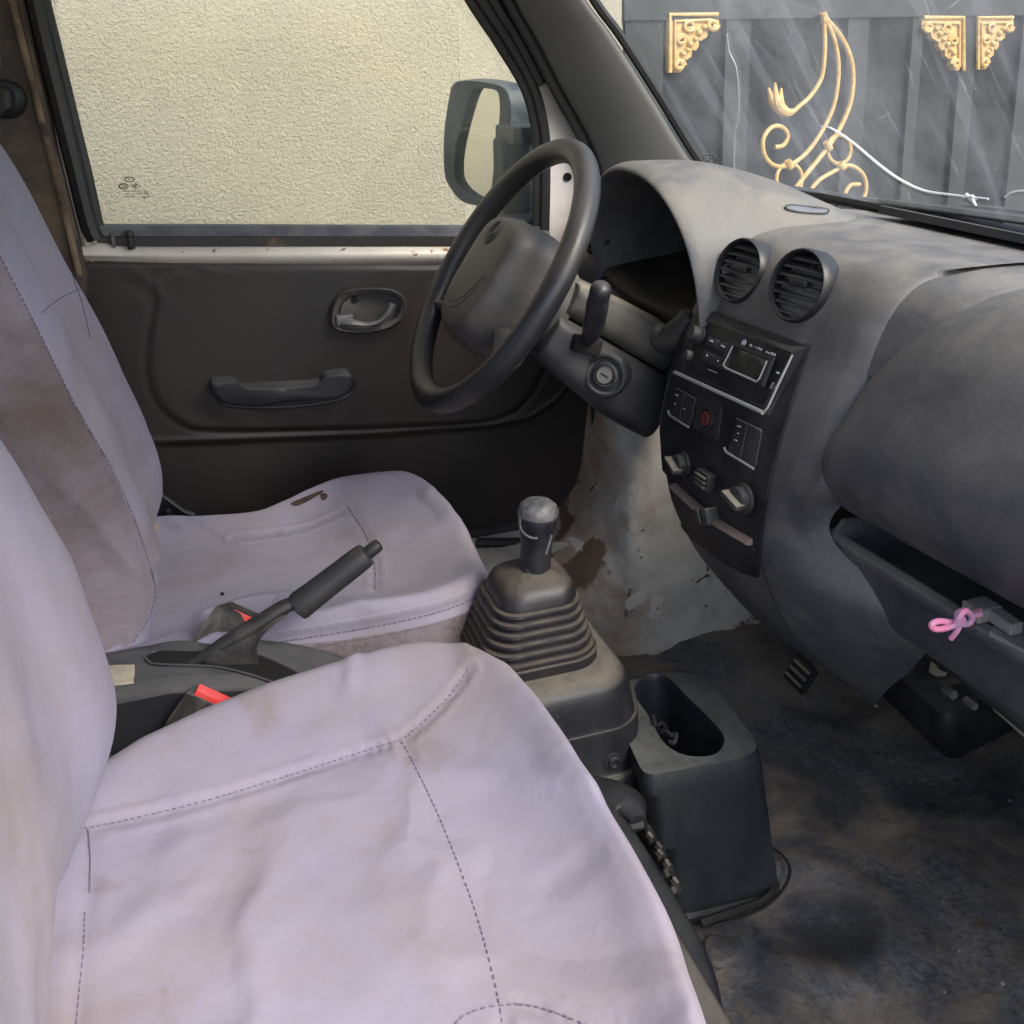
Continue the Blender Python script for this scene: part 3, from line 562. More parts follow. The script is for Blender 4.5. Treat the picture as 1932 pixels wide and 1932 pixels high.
pucker(pc_, T, [[(105, 1566), (165, 1562), (260, 1543), (400, 1508), (560, 1459), (680, 1420), (762, 1395)], [(764, 1392), (800, 1362), (840, 1322), (866, 1290), (885, 1262)], [(758, 1400), (785, 1450), (830, 1545), (868, 1640), (900, 1730), (925, 1820), (942, 1895), (950, 1960)], [(166, 1566), (168, 1690), (160, 1722), (142, 1960)], [(850, 1945), (940, 1898), (1010, 1900), (1150, 1960)]])
pucker(pc_, T, [[(440, 1640), (600, 1598), (740, 1622), (850, 1740)], [(520, 1790), (700, 1722), (850, 1800), (905, 1870)]], -.0035, .013)
pucker(pc_, T, [[(560, 1690), (700, 1668), (820, 1740)], [(620, 1850), (760, 1826), (880, 1905)], [(1000, 1700), (1080, 1640), (1150, 1600)]], .0025, .012)
T = bvh(pc_)
seam(T, [(105, 1566), (165, 1562), (260, 1543), (400, 1508), (560, 1459), (680, 1420), (762, 1395)], 'seam', pc_, .00045, .0055)
seam(T, [(764, 1392), (800, 1362), (840, 1322), (866, 1290), (885, 1262)], 'seam', pc_, .0007, .0055, .002)
seam(T, [(758, 1400), (785, 1450), (830, 1545), (868, 1640), (900, 1730), (925, 1820), (942, 1895), (950, 1960)], 'seam', pc_, .00045, .0060, .0030)
seam(T, [(166, 1566), (170, 1620), (168, 1690)], 'seam', pc_, .0006, .004, .0035)
seam(T, [(160, 1722), (158, 1790), (150, 1870), (142, 1960)], 'seam', pc_, .0004, .0060, .0034)
seam(T, [(850, 1945), (880, 1915), (940, 1898), (1010, 1900), (1100, 1932), (1150, 1960)], 'seam', pc_, .0006, .005, .003)
def slabseat(name, secs, m, parent, wr, seed, bulge, folds=0.0):
    """backrest: level sections (z, xfront, xback, ynear, yfar, rounding)"""
    rows = []
    for z, xf, xb, y0, y1, b in secs:
        w = y1-y0; pts = [(xb, y0+.03), (xb+.01, y0+.004), ((xb+xf)/2, y0-.004*bulge), (xf-.03, y0), (xf-.010, y0+.007), (xf, y0+.022), (xf+b, y0+.055), (xf+b*.6, y0+.10), (xf-.008, y0+.15), (xf-.012, (y0+y1)/2), (xf-.008, y1-.15), (xf+b*.6, y1-.10), (xf+b, y1-.055), (xf, y1-.022), (xf-.010, y1-.007), (xf-.03, y1), ((xb+xf)/2, y1+.004*bulge), (xb+.01, y1-.004), (xb, y1-.03)]
        rows.append([A(x, y, z) for x, y in pts])
    G_ = surf(rows, 130, 190, cv=True); c = G_.reshape(-1, 3).mean(0)
    for i in range(G_.shape[0]):
        for j in range(G_.shape[1]):
            p = G_[i, j]; n = noise.fractal(Vector((p[0]*7+seed, p[1]*8, p[2]*4)), .9, 2.1, 3)
            r1 = 1-abs(noise.noise(Vector((p[0]*5+seed, p[1]*5-p[2]*4, p[2]*7+p[0]*6)))); r1 = max(0, r1-.78)/.22
            dr = nrm(p-A(c[0]-.05, c[1], p[2])); G_[i, j] = p+dr*wr*(n*.8+r1*1.2)
            if folds and p[1] < 1.02:
                q_ = p[2]*.75+p[0]*1.3; G_[i, j] += A(0, -folds*(.5+noise.noise(Vector((p[0]*9, 0, p[2]*6))))*(1-abs(math.sin(q_*34+2.2*noise.noise(Vector((p[0]*8, 5, p[2]*8)))))**.8*1.4), 0)
    return mk(name, gridpiece(G_, cv=True, caps=(True, True)), m, parent)
xs = lambda u, v, y: float(onY(u, v, y)[0])
bp_ = slabseat('backrest', [(.33, -.165, -.27, .30, .765, .0), (.39, -.155, -.28, .29, .785, .0), (.43, -.140, -.28, .28, .790, .004), (.48, -.118, -.28, .28, .797, .012), (.53, -.106, -.28, .28, .80, .015), (.60, -.112, -.285, .28, .797, .014), (.68, -.126, -.30, .285, .79, .012), (.76, -.146, -.32, .29, .78, .01), (.85, -.175, -.34, .31, .76, .005), (.93, -.205, -.35, .36, .71, 0), (.96, -.245, -.33, .42, .65, 0)], M['fabric'], ps_, .0035, 8.7, 1)
T = bvh(bp_)
mk('engine_cover_base', prism([A(.255, .80, .37), A(.285, .77, .355), A(.305, .70, .345), A(.305, .35, .345), A(.28, .28, .35), A(-.3, .27, .36), A(-.3, .80, .37)], A(0, 0, -.28), .012), M['dashdark'], ps_)
# curved black edge of the engine cover showing below the cushion
ed = [(1128, 1496, .335), (1180, 1560, .33), (1228, 1640, .325), (1278, 1730, .32), (1312, 1800, .318), (1334, 1870, .316), (1346, 1960, .315)]
mk('cover_flange', tube([onZ(u-16, v, z) for u, v, z in cr(np.array(ed, float), 50)], [.008, .012, .014, .016, .016], 12, flat=.7), M['glossblack'], ps_)
mk('slide_lever', [tube([onZ(u, v, .335) for u, v in cr(np.array([(1100, 1490), (1145, 1500), (1185, 1518), (1204, 1545)], float), 24)], [.018, .02, .018, .008], 12, flat=.45), tube([onZ(u, v, .325) for u, v in cr(np.array([(1140, 1545), (1180, 1556), (1212, 1552)], float), 12)], .006, 8)], M['glossblack'], ps_)
rp = []
for k in range(3):
    base = np.array([(1196, 1512), (1216, 1560), (1240, 1600), (1258, 1640), (1276, 1680)], float); base[:, 0] += 5*(k-1); P = cr(base, 40)
    rp.append(tube([onZ(u+2.5*math.sin(i*.8+k*2.1), v, .30+.006*math.cos(i*.8+k*2.1)) for i, (u, v) in enumerate(P)], .0032, 6))
rp_ = mk('wiring_loom', rp, M['black'], loc=(.33, .72, .3)); tag(rp_, 'tangled black cable run between the lilac seat and the cup holder box', 'cable')
mk('tape_tag', prism([onZ(u, v, .318) for u, v in ((1200, 1490), (1207, 1498), (1214, 1516), (1208, 1520), (1198, 1508))], A(0, 0, -.003)), M['beige'], ps_, smooth=False)

ds_ = thing('driver_seat', 'far front seat facing the steering wheel, stained lilac cover torn at its outer edge', 'car seat', (.1, 1.17, .1))
so = [Z_(283, 985, .42), Z_(360, 985, .42), Z_(430, 982, .42), Z_(500, 968, .42), Z_(570, 936, .42), Z_(640, 910, .42), Z_(722, 899, .42), Z_(790, 908, .42), Z_(846, 945, .42), Z_(880, 990, .42), Z_(908, 1042, .42), Z_(926, 1090, .415), Z_(915, 1125, .41), Z_(860, 1150, .41), Z_(760, 1175, .41), Z_(620, 1195, .41), Z_(480, 1212, .41), A(-.02, .970), A(-.12, .975), A(-.2, 1.0), A(-.21, 1.15), A(-.2, 1.31)]
dc_ = cushion('seat_cushion', so, [(.93, .24), (.955, .255), (.975, .30), (.995, .345), (1.0, .385), (.992, .408), (.965, .425), (.91, .431), (.80, .424), (.62, .412), (.4, .405), (.2, .402)], .401, M['fabric'], ds_, .0052, 12.4)
T = bvh(dc_)
pucker(dc_, T, [[(520, 1212), (640, 1193), (760, 1171), (850, 1147), (905, 1120), (928, 1092)], [(655, 955), (690, 1010), (706, 1060), (708, 1115)], [(650, 965), (560, 1000), (440, 1015)], [(355, 1050), (400, 1068), (440, 1066), (500, 1060)], [(540, 1070), (575, 1078), (600, 1100)]], .0014)
T = bvh(dc_)
seam(T, [(520, 1212), (640, 1193), (760, 1171), (850, 1147), (905, 1120), (928, 1092)], 'seam', dc_, .0007, .0055, .0034)
seam(T, [(292, 1010), (290, 1060)], 'seam', dc_, .0006)
seam(T, [(655, 955), (690, 1010), (706, 1060), (708, 1115)], 'seam', dc_, .0006, .006, .004)
seam(T, [(650, 965), (560, 1000), (440, 1015)], 'seam', dc_, .0004, .007, .003)
M['darktear'] = mat('dark_torn_edge', (.022, .014, .012, 1), .9, (.07, .045, .03, 1), 60)
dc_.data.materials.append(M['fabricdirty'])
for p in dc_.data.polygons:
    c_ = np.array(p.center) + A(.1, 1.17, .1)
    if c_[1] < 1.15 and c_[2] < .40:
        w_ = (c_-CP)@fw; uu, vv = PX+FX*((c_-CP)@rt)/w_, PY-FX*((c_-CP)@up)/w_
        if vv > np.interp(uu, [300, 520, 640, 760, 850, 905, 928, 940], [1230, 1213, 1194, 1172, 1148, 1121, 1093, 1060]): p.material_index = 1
def tear(px, nm='torn_patch', m='tan', lf=.0008):
    P = hits(T, cr(np.array(px, float), 30, True), lf); c = P.mean(0)
    return mk(nm, (np.vstack([P, [c]]), [(i, (i+1) % len(P), len(P)) for i in range(len(P))]), M[m], dc_)
tear([(604, 934), (612, 931), (618, 936), (614, 943), (607, 944)], 'burn_hole', 'darktear')
tear([(548, 950), (575, 938), (606, 926), (608, 930), (585, 944), (560, 955)], 'torn_patch', 'darktear')
tear([(274, 988), (292, 984), (300, 996), (290, 1012), (274, 1008)], 'stained_patch', 'tan', .0012)
tear([(416, 1120), (420, 1118), (424, 1122), (419, 1125)], 'burn_hole', 'blackhole')
M_side = 1
db_ = slabseat('backrest', [(.365, -.11, -.26, 1.03, 1.31, .0), (.39, -.095, -.27, 1.01, 1.325, 0), (.43, -.085, -.28, 1.0, 1.335, .004), (.48, -.078, -.28, .995, 1.345, .010), (.53, -.082, -.285, .993, 1.345, .013), (.60, -.094, -.29, .993, 1.343, .012), (.69, -.121, -.30, .995, 1.338, .01), (.78, -.147, -.31, 1.0, 1.33, .008), (.86, -.170, -.32, 1.01, 1.325, .005), (.92, -.19, -.325, 1.04, 1.30, 0), (.955, -.215, -.32, 1.08, 1.25, 0), (.965, -.24, -.30, 1.12, 1.21, 0)], M['fabric'], ds_, .004, 21.3, 3, .007)
T = bvh(db_)
seam(T, [(0, 484), (60, 602), (140, 762), (205, 875), (255, 985), (288, 1090), (291, 1130), (276, 1175), (250, 1212)], 'seam', db_, .0007, .0050, .0032)
seam(T, [(40, 330), (100, 430), (150, 560), (170, 640)], 'seam', db_, .0005, .004, .003)
seam(T, [(78, 590), (110, 565), (150, 545)], 'seam', db_, .0005, .004, .003)
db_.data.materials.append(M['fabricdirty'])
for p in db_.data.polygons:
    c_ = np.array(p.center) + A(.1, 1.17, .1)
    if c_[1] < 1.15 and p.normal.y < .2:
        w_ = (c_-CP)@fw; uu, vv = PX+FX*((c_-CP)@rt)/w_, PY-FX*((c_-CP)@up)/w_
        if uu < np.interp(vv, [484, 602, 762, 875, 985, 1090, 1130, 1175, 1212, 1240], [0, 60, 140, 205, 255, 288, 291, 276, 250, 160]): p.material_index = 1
mk('headrest', prism([A(-.26, 1.16+.11*math.cos(t)*1.0, 1.06+.085*math.sin(t)) for t in np.linspace(0, 2*math.pi, 30, endpoint=False)], A(.09, 0, 0), .03), M['fabric'], ds_)
mk('recline_bracket', [prism([onY(u, v, 1.365) for u, v in ((280, 930), (296, 925), (330, 955), (362, 970), (362, 990), (282, 990))], A(0, .008, 0), .002), tube([onY(u, v, 1.362) for u, v in ((286, 922), (310, 938), (345, 964), (366, 972))], .004, 8), lathe(onY(318, 968, 1.36), (0, -1, 0), [(.006, 0), (.005, .003), (0, .004)], 12)], M['bezel'], ds_)
mk('seat_base', slab(-.22, .22, 1.0, 1.35, .1, .27), M['dashdark'], ds_)
# ================================================================ console between the seats, handbrake, buckles
cs = thing('centre_console', 'low grey plastic console between the front seats, slotted for the handbrake', 'console', (-.05, .95, .1))
topz = lambda x: .436-.0*x if x < -.06 else .436-.55*(x+.06)**1.0*.35-1.9*max(0, x+.0)**2
rows = []
for x in np.linspace(-.30, .24, 70):
    z = topz(x); ya, yb = .905, .992; zb_ = min(z-.03, .30)
    rows.append([A(x, ya-.012, .18), A(x, ya-.008, zb_), A(x, ya-.002, z-.022), A(x, ya, z-.008), A(x, ya+.006, z-.002), A(x, ya+.016, z), A(x, .925, z-.001), A(x, yb-.03, z-.001), A(x, yb-.014, z), A(x, yb-.004, z-.002), A(x, yb, z-.008), A(x, yb+.002, z-.03), A(x, yb+.004, .18)])
mk('console_body', gridpiece(surf(rows, 120, 60)), M['console'], cs)
def topat(u, v, z=.434): return onZ(u, v, z)
Tc = bvh(bpy.data.objects['console_body'])
_t = cr(np.array([(279, 1240), (300, 1230), (380, 1230), (470, 1234), (540, 1262), (571, 1286)], float), 50)
_b = cr(np.array([(279, 1244), (300, 1254), (400, 1258), (470, 1272), (528, 1290), (569, 1290)], float), 50)
_g = []
for a_, b_ in zip(_t, _b):
    _r = [hit(Tc, *(a_*(1-k)+b_*k), .0011)[0] for k in np.linspace(0, 1, 7)]
    if all(p is not None for p in _r): _g.append(_r)
mk('handbrake_slot', gridpiece(np.array(_g)), M['blackhole'], cs)
mk('slot_rim', tube(hits(Tc, cr(np.array([(276, 1240), (300, 1229), (380, 1229), (470, 1233), (540, 1260), (576, 1284), (562, 1299), (528, 1293), (470, 1275), (400, 1260), (300, 1256), (280, 1250)], float), 70, True), .001), .0016, 6, True), M['console'], cs)
try:
    tp_ = hits(Tc, [(188, 1250), (252, 1240), (262, 1262), (256, 1288), (192, 1292)], .0015)
    mk('coin_tray', [prism(hits(Tc, cr(np.array([(184, 1262), (246, 1256), (254, 1260), (252, 1284), (246, 1290), (184, 1293)], float), 40, True), .0015), A(0, 0, -.004), .0005)], M['beige'], cs)
    mk('tray_back', prism([onY(u, v, .99) for u, v in ((184, 1238), (246, 1230), (250, 1246), (186, 1256))], A(0, .003, 0)), M['beige'], cs)
except Exception as e: print('tray', e)
mk('lower_ledge', tube([onY(u, v, .885) for u, v in cr(np.array([(150, 1443), (200, 1437), (260, 1425), (320, 1405)], float), 20)], .005, 8), M['console'], cs)
hb = thing('handbrake', 'black handbrake lever raised between the seats with a scuffed rubber grip', 'handbrake', (0, .945, .43))
HY = .945
hp = lambda u, v, y=HY: onY(u, v, y)
arm = [onY(u, v, HY) for u, v in cr(np.array([(360, 1254), (420, 1216), (480, 1180), (530, 1148), (560, 1134), (590, 1112)], float), 30)]
mk('lever_arm', [tube(arm, [.005, .0085, .0095, .0085, .008, .008], 12, flat=.8), prism([onY(u, v, HY-.008) for u, v in cr(np.array([(380, 1250), (430, 1216), (480, 1185), (520, 1166), (545, 1160), (520, 1176), (500, 1196), (486, 1222), (488, 1262), (470, 1266), (430, 1262)], float), 50, True)], A(0, .016, 0), .003)], mat('handbrake_metal', (.02, .02, .021, 1), .5, dust=(.12, .11, .1, 1), damt=.35, ds=22), hb)
gax = onY(693, 1044, HY)-onY(558, 1148, HY); g0 = onY(558, 1148, HY)
mk('grip', tube([g0+gax*t for t in (0, .02, .06, .2, .5, .8, .94, .985, 1.0)], [.010, .0145, .0155, .0148, .0142, .0140, .0135, .0125, .008], 18, flat=.95), mat('grip_rubber', (.022, .022, .024, 1), .6, (.06, .042, .03, 1), 28, vpos=.62, vw=.12, dust=(.12, .11, .1, 1), damt=.15, ds=20), hb)
mk('release_button', tube([g0+gax*t for t in (.98, 1.0, 1.14, 1.17, 1.18)], [.0065, .007, .007, .006, .003], 12), M['black'], hb)
def buckle(nm, label, tl, tr, mid, y, pz, lab2):
    t = thing('seat_belt_buckle', label, 'belt buckle', tuple(float(q) for q in onY(*mid, y)), 'seat belt buckles beside the centre console')
    return t
# far buckle: leans towards the camera side of the driver's seat
M['bucklegrey'] = mat('buckle_plastic', (.024, .025, .024, 1), .4, dust=(.16, .15, .12, 1), damt=.4, ds=30)
def mkbuckle(label, top4, foot, y, dep, red4, dark4=None):
    t = thing('seat_belt_buckle', label, 'belt buckle', tuple(float(q) for q in onY(*foot[1], y)), 'red seat belt buckles beside the centre console')
    top = [onY(u, v, yy) for u, v, yy in top4]; c = sum(top)/4
    ft = onY(*foot[0], y); f2 = onY(*foot[1], y); dn = (ft+f2)/2-c
    o = lin(top, 40, True); c = o.mean(0); rg = []
    for k, s in ((.88, -.002), (.97, 0), (1.0, .03), (1.02, .4), (1.0, .8), (.92, 1.0)): rg.append([c+(p-c)*k+dn*s for p in o])
    mk('shell', gridpiece(np.array(rg), cv=True, caps=(True, True)), M['bucklegrey'], t)
    up_ = nrm(-dn)*.0025
    mk('release_button', prism([onY(u, v, yy)+up_ for u, v, yy in red4], -up_*2.5, .0008), M['red'], t)
    if dark4: mk('tongue_slot', prism([onY(u, v, yy)+up_*.8 for u, v, yy in dark4], -up_*2, 0), M['blackhole'], t)
    return t
mkbuckle('seat belt buckle with red button standing against the far seat, partly behind the handbrake', [(408, 1142, 1.0), (436, 1134, 1.02), (494, 1160, 1.02), (472, 1188, 1.0)], ((368, 1225), (440, 1235)), .99, .02, [(419, 1158, 1.0), (424, 1146, 1.008), (476, 1170, 1.008), (465, 1187, 1.0)], [(426, 1147, 1.01), (443, 1144, 1.025), (484, 1166, 1.025), (474, 1173, 1.01)])
mkbuckle('seat belt buckle with red button half sunk between the console and the near lilac cushion', [(352, 1306, .885), (368, 1290, .895), (442, 1322, .895), (430, 1342, .885)], ((295, 1412), (372, 1415)), .88, .02, [(368, 1307, .886), (374, 1294, .894), (435, 1321, .894), (430, 1337, .886)])
# ================================================================ gear lever and its housing
gh = thing('gear_lever_housing', 'dusty dark grey plastic housing under the gear lever boot, with one bolt at its foot', 'gear housing', (.33, .93, .2))
def subd(P, c, k=7):
    P = np.array(P, float); o = []
    for q in range(4):
        s_ = P[q*c:(q+1)*c]; nx = P[((q+1)*c) % len(P)]; o += list(s_) + [s_[-1]+(nx-s_[-1])*i/k for i in range(1, k)]
    return np.array(o)
def rrect(cx, cy, hx, hy, r, z, n=64):
    P = []
    for qx, qy, a0 in ((1, 1, 0), (-1, 1, 90), (-1, -1, 180), (1, -1, 270)):
        for a in np.linspace(0, 90, 11): t = R(a0+a); P.append((cx+qx*(hx-r)+r*math.cos(t), cy+qy*(hy-r)+r*math.sin(t), z))
    return subd(P, 11)
sec = [(.322, .940, .103, .112, .05, .20), (.322, .940, .102, .111, .05, .232), (.318, .943, .099, .106, .045, .236), (.318, .943, .0975, .1045, .045, .262), (.316, .944, .094, .098, .042, .268), (.315, .945, .094, .098, .042, .315), (.314, .945, .0915, .095, .042, .320), (.311, .947, .090, .094, .042, .350), (.309, .949, .086, .090, .042, .364), (.306, .952, .076, .080, .038, .371), (.302, .956, .05, .05, .03, .372)]
G_ = np.array([rrect(cx, cy, hx, hy, r, z, 120) for cx, cy, hx, hy, r, z in sec])
mk('housing', gridpiece(np.stack([cr(G_[:, j], 70) for j in range(G_.shape[1])], 1), cv=True, caps=(True, True)), M['gearbox'], gh)
Tg = bvh(bpy.data.objects['housing'])
bpnt, bn = hit(Tg, 1157, 1437)
mk('bolt', lathe(bpnt, bn, [(.0105, 0), (.0105, .001), (.0065, .0015), (.0062, .004), (.004, .0045), (.0035, .0025), (0, .0025)], 20), M['console'], gh)
gl = thing('gear_lever', 'black gear stick with worn grey topped knob rising from a ribbed rubber boot', 'gear lever', (.30, .955, .37))
prof = [(.0, .078, .056)]
rings = []
z = .372; hx, hy = .0665, .0675
lv_ = [(1.0, 0), (1.0, .010), (.93, .012)]
for k in range(6):
    s = .94-.050*k; z0 = .010+k*.0095
    lv_ += [(s+.018, z0+.001), (s+.030, z0+.0032), (s+.018, z0+.0058), (s-.040, z0+.0068), (s-.046, z0+.0088)]
lv_ += [(.66, .067), (.645, .072), (.60, .080), (.50, .086), (.34, .090), (.23, .093), (.215, .098), (.18, .099)]
for s, dz in lv_:
    t = dz/.1; rings.append(rrect(.309+.009*t*t, .952, hx*s, hy*s, min(hx, hy)*s*.55, z+dz, 72))
mk('boot', gridpiece(np.array(rings), cv=True, caps=(True, True)), M['rubber'], gl)
kb = onY(1009, 1083, .95); kt = onY(1016, 945, .95); ka = kt-kb; kl = np.linalg.norm(ka)
mk('shaft', lathe(kb-ka*.08, ka, [(.0135, 0), (.0135, .012), (.0145, .014), (.0145, .017)], 20), M['black'], gl)
kr = [(.0155, 0), (.0168, .01), (.0170, .35), (.0178, .50), (.0198, .62), (.0212, .74), (.0212, .84), (.0190, .93), (.013, .985), (.006, 1.0), (0, 1.003)]
mk('knob', lathe(kb+ka*.04, ka, [(r, t*kl*.97) for r, t in kr], 32), M['bezel'], gl)
ax = nrm(ka); e = nrm(np.cross(ax, A(0, 1, 0))); f = np.cross(ax, e)
kbody = bvh(bpy.data.objects['knob'])
cap_ = hits(kbody, cr(np.array([(1008, 938), (1040, 952), (1045, 974), (1044, 982), (1022, 983), (1010, 972), (990, 966), (984, 955), (992, 942)], float), 36, True), .0012)
cc = cap_.mean(0)
kc = [[kb+ka*.04+ax*(t*kl*.97)+(r+.0008)*(math.cos(a)*e+math.sin(a)*f) for a in np.linspace(0, 2*math.pi, 32, endpoint=False)] for r, t in ((.0208, .80), (.0213, .84), (.0192, .93), (.0135, .985), (.006, 1.003))]
kcap = mk('knob_cap', gridpiece(np.array(kc), cv=True, caps=(False, True)), mat('worn_grey_plastic', (.13, .13, .14, 1), .4, (.045, .045, .05, 1), 110, dust=(.2, .19, .17, 1), damt=.3, ds=60), bpy.data.objects['knob'])
mk('knob_rib', [tube(hits(kbody, cr(np.array(p, float), 24), .0004), .0013, 6) for p in ([(983, 975), (982, 990), (988, 1004), (1002, 1014), (1014, 1015)], [(1040, 1010), (1034, 1030), (1030, 1045)])], M['greylever'], bpy.data.objects['knob'])
# ================================================================ cup holder box
cb = thing('cup_holder_box', 'free-standing dark plastic box with an oval cup well on the floor beside the gear housing', 'cup holder', (.46, .86, .1))
ctop = [(.372, .800), (.498, .787), (.512, .80), (.520, .93), (.508, .955), (.44, .965), (.40, .95)]
c4 = lambda k, z, dx=0, grow=0: [A(x+dx+grow*(x-.45)*.0, y, z) for x, y in k]
def cupring(z, t, ins=0.0):
    q = [(.375+.045*t, .796-.0*t), (.500+.028*t, .786+.004*t), (.516+.030*t, .80), (.522+.03*t, .90), (.515+.03*t, .945), (.49+.03*t, .958), (.43+.02*t, .962), (.395+.03*t, .95)]
    q = np.array(q); c = q.mean(0); q = c+(q-c)*(1-ins)
    q = lin(q, 96, True); q = (np.roll(q, 1, 0)+q*2+np.roll(q, -1, 0))/4; q = (np.roll(q, 2, 0)+q*2+np.roll(q, -2, 0))/4
    return np.array([A(x, y, z) for x, y in q])
rg = [cupring(.100, 1.0, -.035), cupring(.106, 1.0, -.035), cupring(.110, 1.0, 0.0), cupring(.125, .95), cupring(.20, .5), cupring(.27, .1), cupring(.285, .03, .015), cupring(.293, 0, .05)]
ztop = lambda p: .292+.20*(p[1]-.80)*.25
hx_ = np.array([onZ(u, v, .296)[:2] for u, v in cr(np.array([(1200, 1292), (1230, 1272), (1262, 1280), (1300, 1318), (1345, 1362), (1365, 1392), (1352, 1418), (1318, 1425), (1280, 1418), (1250, 1395), (1225, 1350), (1203, 1318)], float), 96, True)])
last = rg[-1]
c0 = hx_.mean(0); ang = lambda p: math.atan2(p[1]-c0[1], p[0]-c0[0])
lastA = sorted(range(96), key=lambda i: ang(last[i])); ho = sorted(range(96), key=lambda i: ang(hx_[i]))
def byang(P2, z, th): 
    a = np.array([ang(p) for p in P2]); r = np.array([math.hypot(p[0]-c0[0], p[1]-c0[1]) for p in P2]); o = np.argsort(a); a, r = a[o], r[o]
    rr_ = np.interp(th, np.r_[a-2*math.pi, a, a+2*math.pi], np.r_[r, r, r]); return [A(c0[0]+q*math.cos(t), c0[1]+q*math.sin(t), z) for q, t in zip(rr_, th)]
th = np.linspace(-math.pi, math.pi, 128, endpoint=False)
rg2 = [byang(r_[:, :2], r_[0, 2], th) for r_ in rg]
hl = byang(hx_, .2955, th)
hs = lambda k, z: [A(c0[0]+(p[0]-c0[0])*k, c0[1]+(p[1]-c0[1])*k, z) for p in hl]
rg2 += [hs(1.02, .2955), hs(1.0, .294), hs(.985, .288), hs(.93, .215), hs(.90, .205), hs(.05, .204)]
mk('box', gridpiece(np.array(rg2), cv=True, caps=(True, True)), M['cup'], cb)
bk = thing('bracket_clip', 'small black bent wire clip hooked on the rim of the oval cup well', 'clip', tuple(float(q) for q in onZ(1245, 1380, .29)))
mk('wire', [tube([onZ(u, v, z) for u, v, z in cr(np.array([(1232, 1352, .298), (1236, 1368, .296), (1242, 1380, .285), (1256, 1380, .28), (1266, 1388, .278), (1276, 1386, .28), (1272, 1402, .276), (1262, 1400, .275)], float), 40)], .0028, 8), tube([onZ(u, v, .284) for u, v in ((1240, 1372), (1250, 1366), (1256, 1374))], .0035, 8)], M['bezel'], bk)
# ================================================================ pedals
def pedal(lab, u, v, x, s, ry):
    c = onX(u, v, x); t = thing('foot_pedal', lab, 'pedal', tuple(c), 'foot pedals under the dashboard')
    n = nrm(A(-.8, -.1, .55)); e1 = A(0, 1, 0); e2 = nrm(np.cross(n, e1)); e2 = e2 if e2[2] > 0 else -e2
    pd = mk('pad', boxp(c, .026*s, .020*s, .005, e1, e2, n, .006), M['black'], t)
    mk('grip_ribs', [boxp(c+n*.006+e2*k*.0085*s, .019*s, .0022, .0018, e1, e2, n, .001) for k in (-1.3, 0, 1.3)], M['chrome'], pd)
    mk('arm', tube([c-n*.004, c+A(.04, .0, .03), c+A(.10, 0, .12), c+A(.14, 0, .26)], .006, 8), M['dashdark'], t)
pedal('foot pedal with three metal ribs low on the floor, nearer of the two pedals', 1510, 1272, .76, 1.0, 0)
pedal('small dark foot pedal in shade beyond the centre stack, farther of the two pedals', 1352, 1092, .79, .8, 0)
# ================================================================ dashboard
da = thing('dashboard', 'dusty dark grey plastic dashboard with hooded instrument binnacle and bulging passenger side', 'dashboard', (.65, .85, .3))
PR = [(.835, .793), (.785, .799), (.735, .802), (.69, .803), (.65, .802), (.615, .794), (.592, .776), (.576, .748), (.563, .712), (.542, .665), (.525, .61), (.517, .55), (.517, .49), (.533, .43), (.575, .375), (.645, .315), (.655, .308)]
def stackcol(y, dx=0.0, dz=0.0, f0=5, yl=None):
    out = []
    for i, (x, z) in enumerate(PR):
        k = 0 if i < f0 else 1
        xx = max(x+dx*k, x) if i < f0 else x+dx
        yy = y
        if i >= 12 and y > .9: yy = y-(i-11)*.032*(y-.80)/.25
        if i == 10 and y < .76: xx = x+dx*.45
        if i == 11 and y < .832: q = (.832, .81, .785, .765, .750, .742, .738).index(y)/6; xx = x+.034*q*q; yy = .832+(.757-.832)*q
        if i >= 12 and y < .832:
            yr = (.672, .700, .745, .795, .797)[i-12]; ex = (.078, .080, .050, .003, .001)[i-12]; q = (.832, .81, .785, .765, .750, .742, .738).index(y)/6
            yy = .832+(yr-.832)*q; xx = x+ex*q*q
        out.append(A(xx-(0 if i > 1 else 0), yy, z+dz*k))
    return out
YS = 0
cols = [stackcol(1.11, .16), stackcol(1.105, .10), stackcol(1.09, .04), stackcol(1.072, .012), stackcol(1.056, .0), stackcol(1.03, -.004), stackcol(.95, -.008), stackcol(.86, -.004), stackcol(.832, 0), stackcol(.81, .001), stackcol(.785, .002), stackcol(.765, .006), stackcol(.750, .018), stackcol(.742, .05), stackcol(.738, .12)]
ST = surf(cols, 150, 170)
mk('centre_stack', gridpiece(ST), M['dash'], da)
cst = bpy.data.objects['centre_stack']; TS = bvh(cst)
# passenger pad: bulging roll with a rounded near end
PP = [(.83, .775), (.78, .79), (.73, .80), (.68, .805), (.635, .80), (.60, .783), (.571, .752), (.551, .71), (.534, .665), (.533, .625), (.543, .598), (.562, .578), (.60, .570), (.66, .57), (.72, .56)]
def padcol(y, s, dx=0):
    cx, cz = .70, .66; fwd = max(0, .76-y)*.10
    zm = float(np.interp(y, [.5, .55, .62, .67, .70, .72, .74, .755, .768, .78, .80], [.812, .812, .808, .800, .786, .770, .748, .722, .69, .67, .63])); kk = sstep(.80, .725, y) if False else min(1, max(0, (.782-y)/.042)); kk = kk*kk*(3-2*kk)
    zn = float(np.interp(y, [.74, .77, .785, .80], [.0, .575, .592, .60]))
    return [A(x+(1-kk)*.016-.002+fwd, y, max(z, zn) if z < .60 else .60+(z-.60)*(zm-.60)/.205) for i, (x, z) in enumerate(PP)]
pcols = [padcol(y, 1) for y in (.80, .79, .782, .774, .766, .758, .748, .735, .715, .69, .66, .62, .57, .50, .38, .26, .17, .145)]
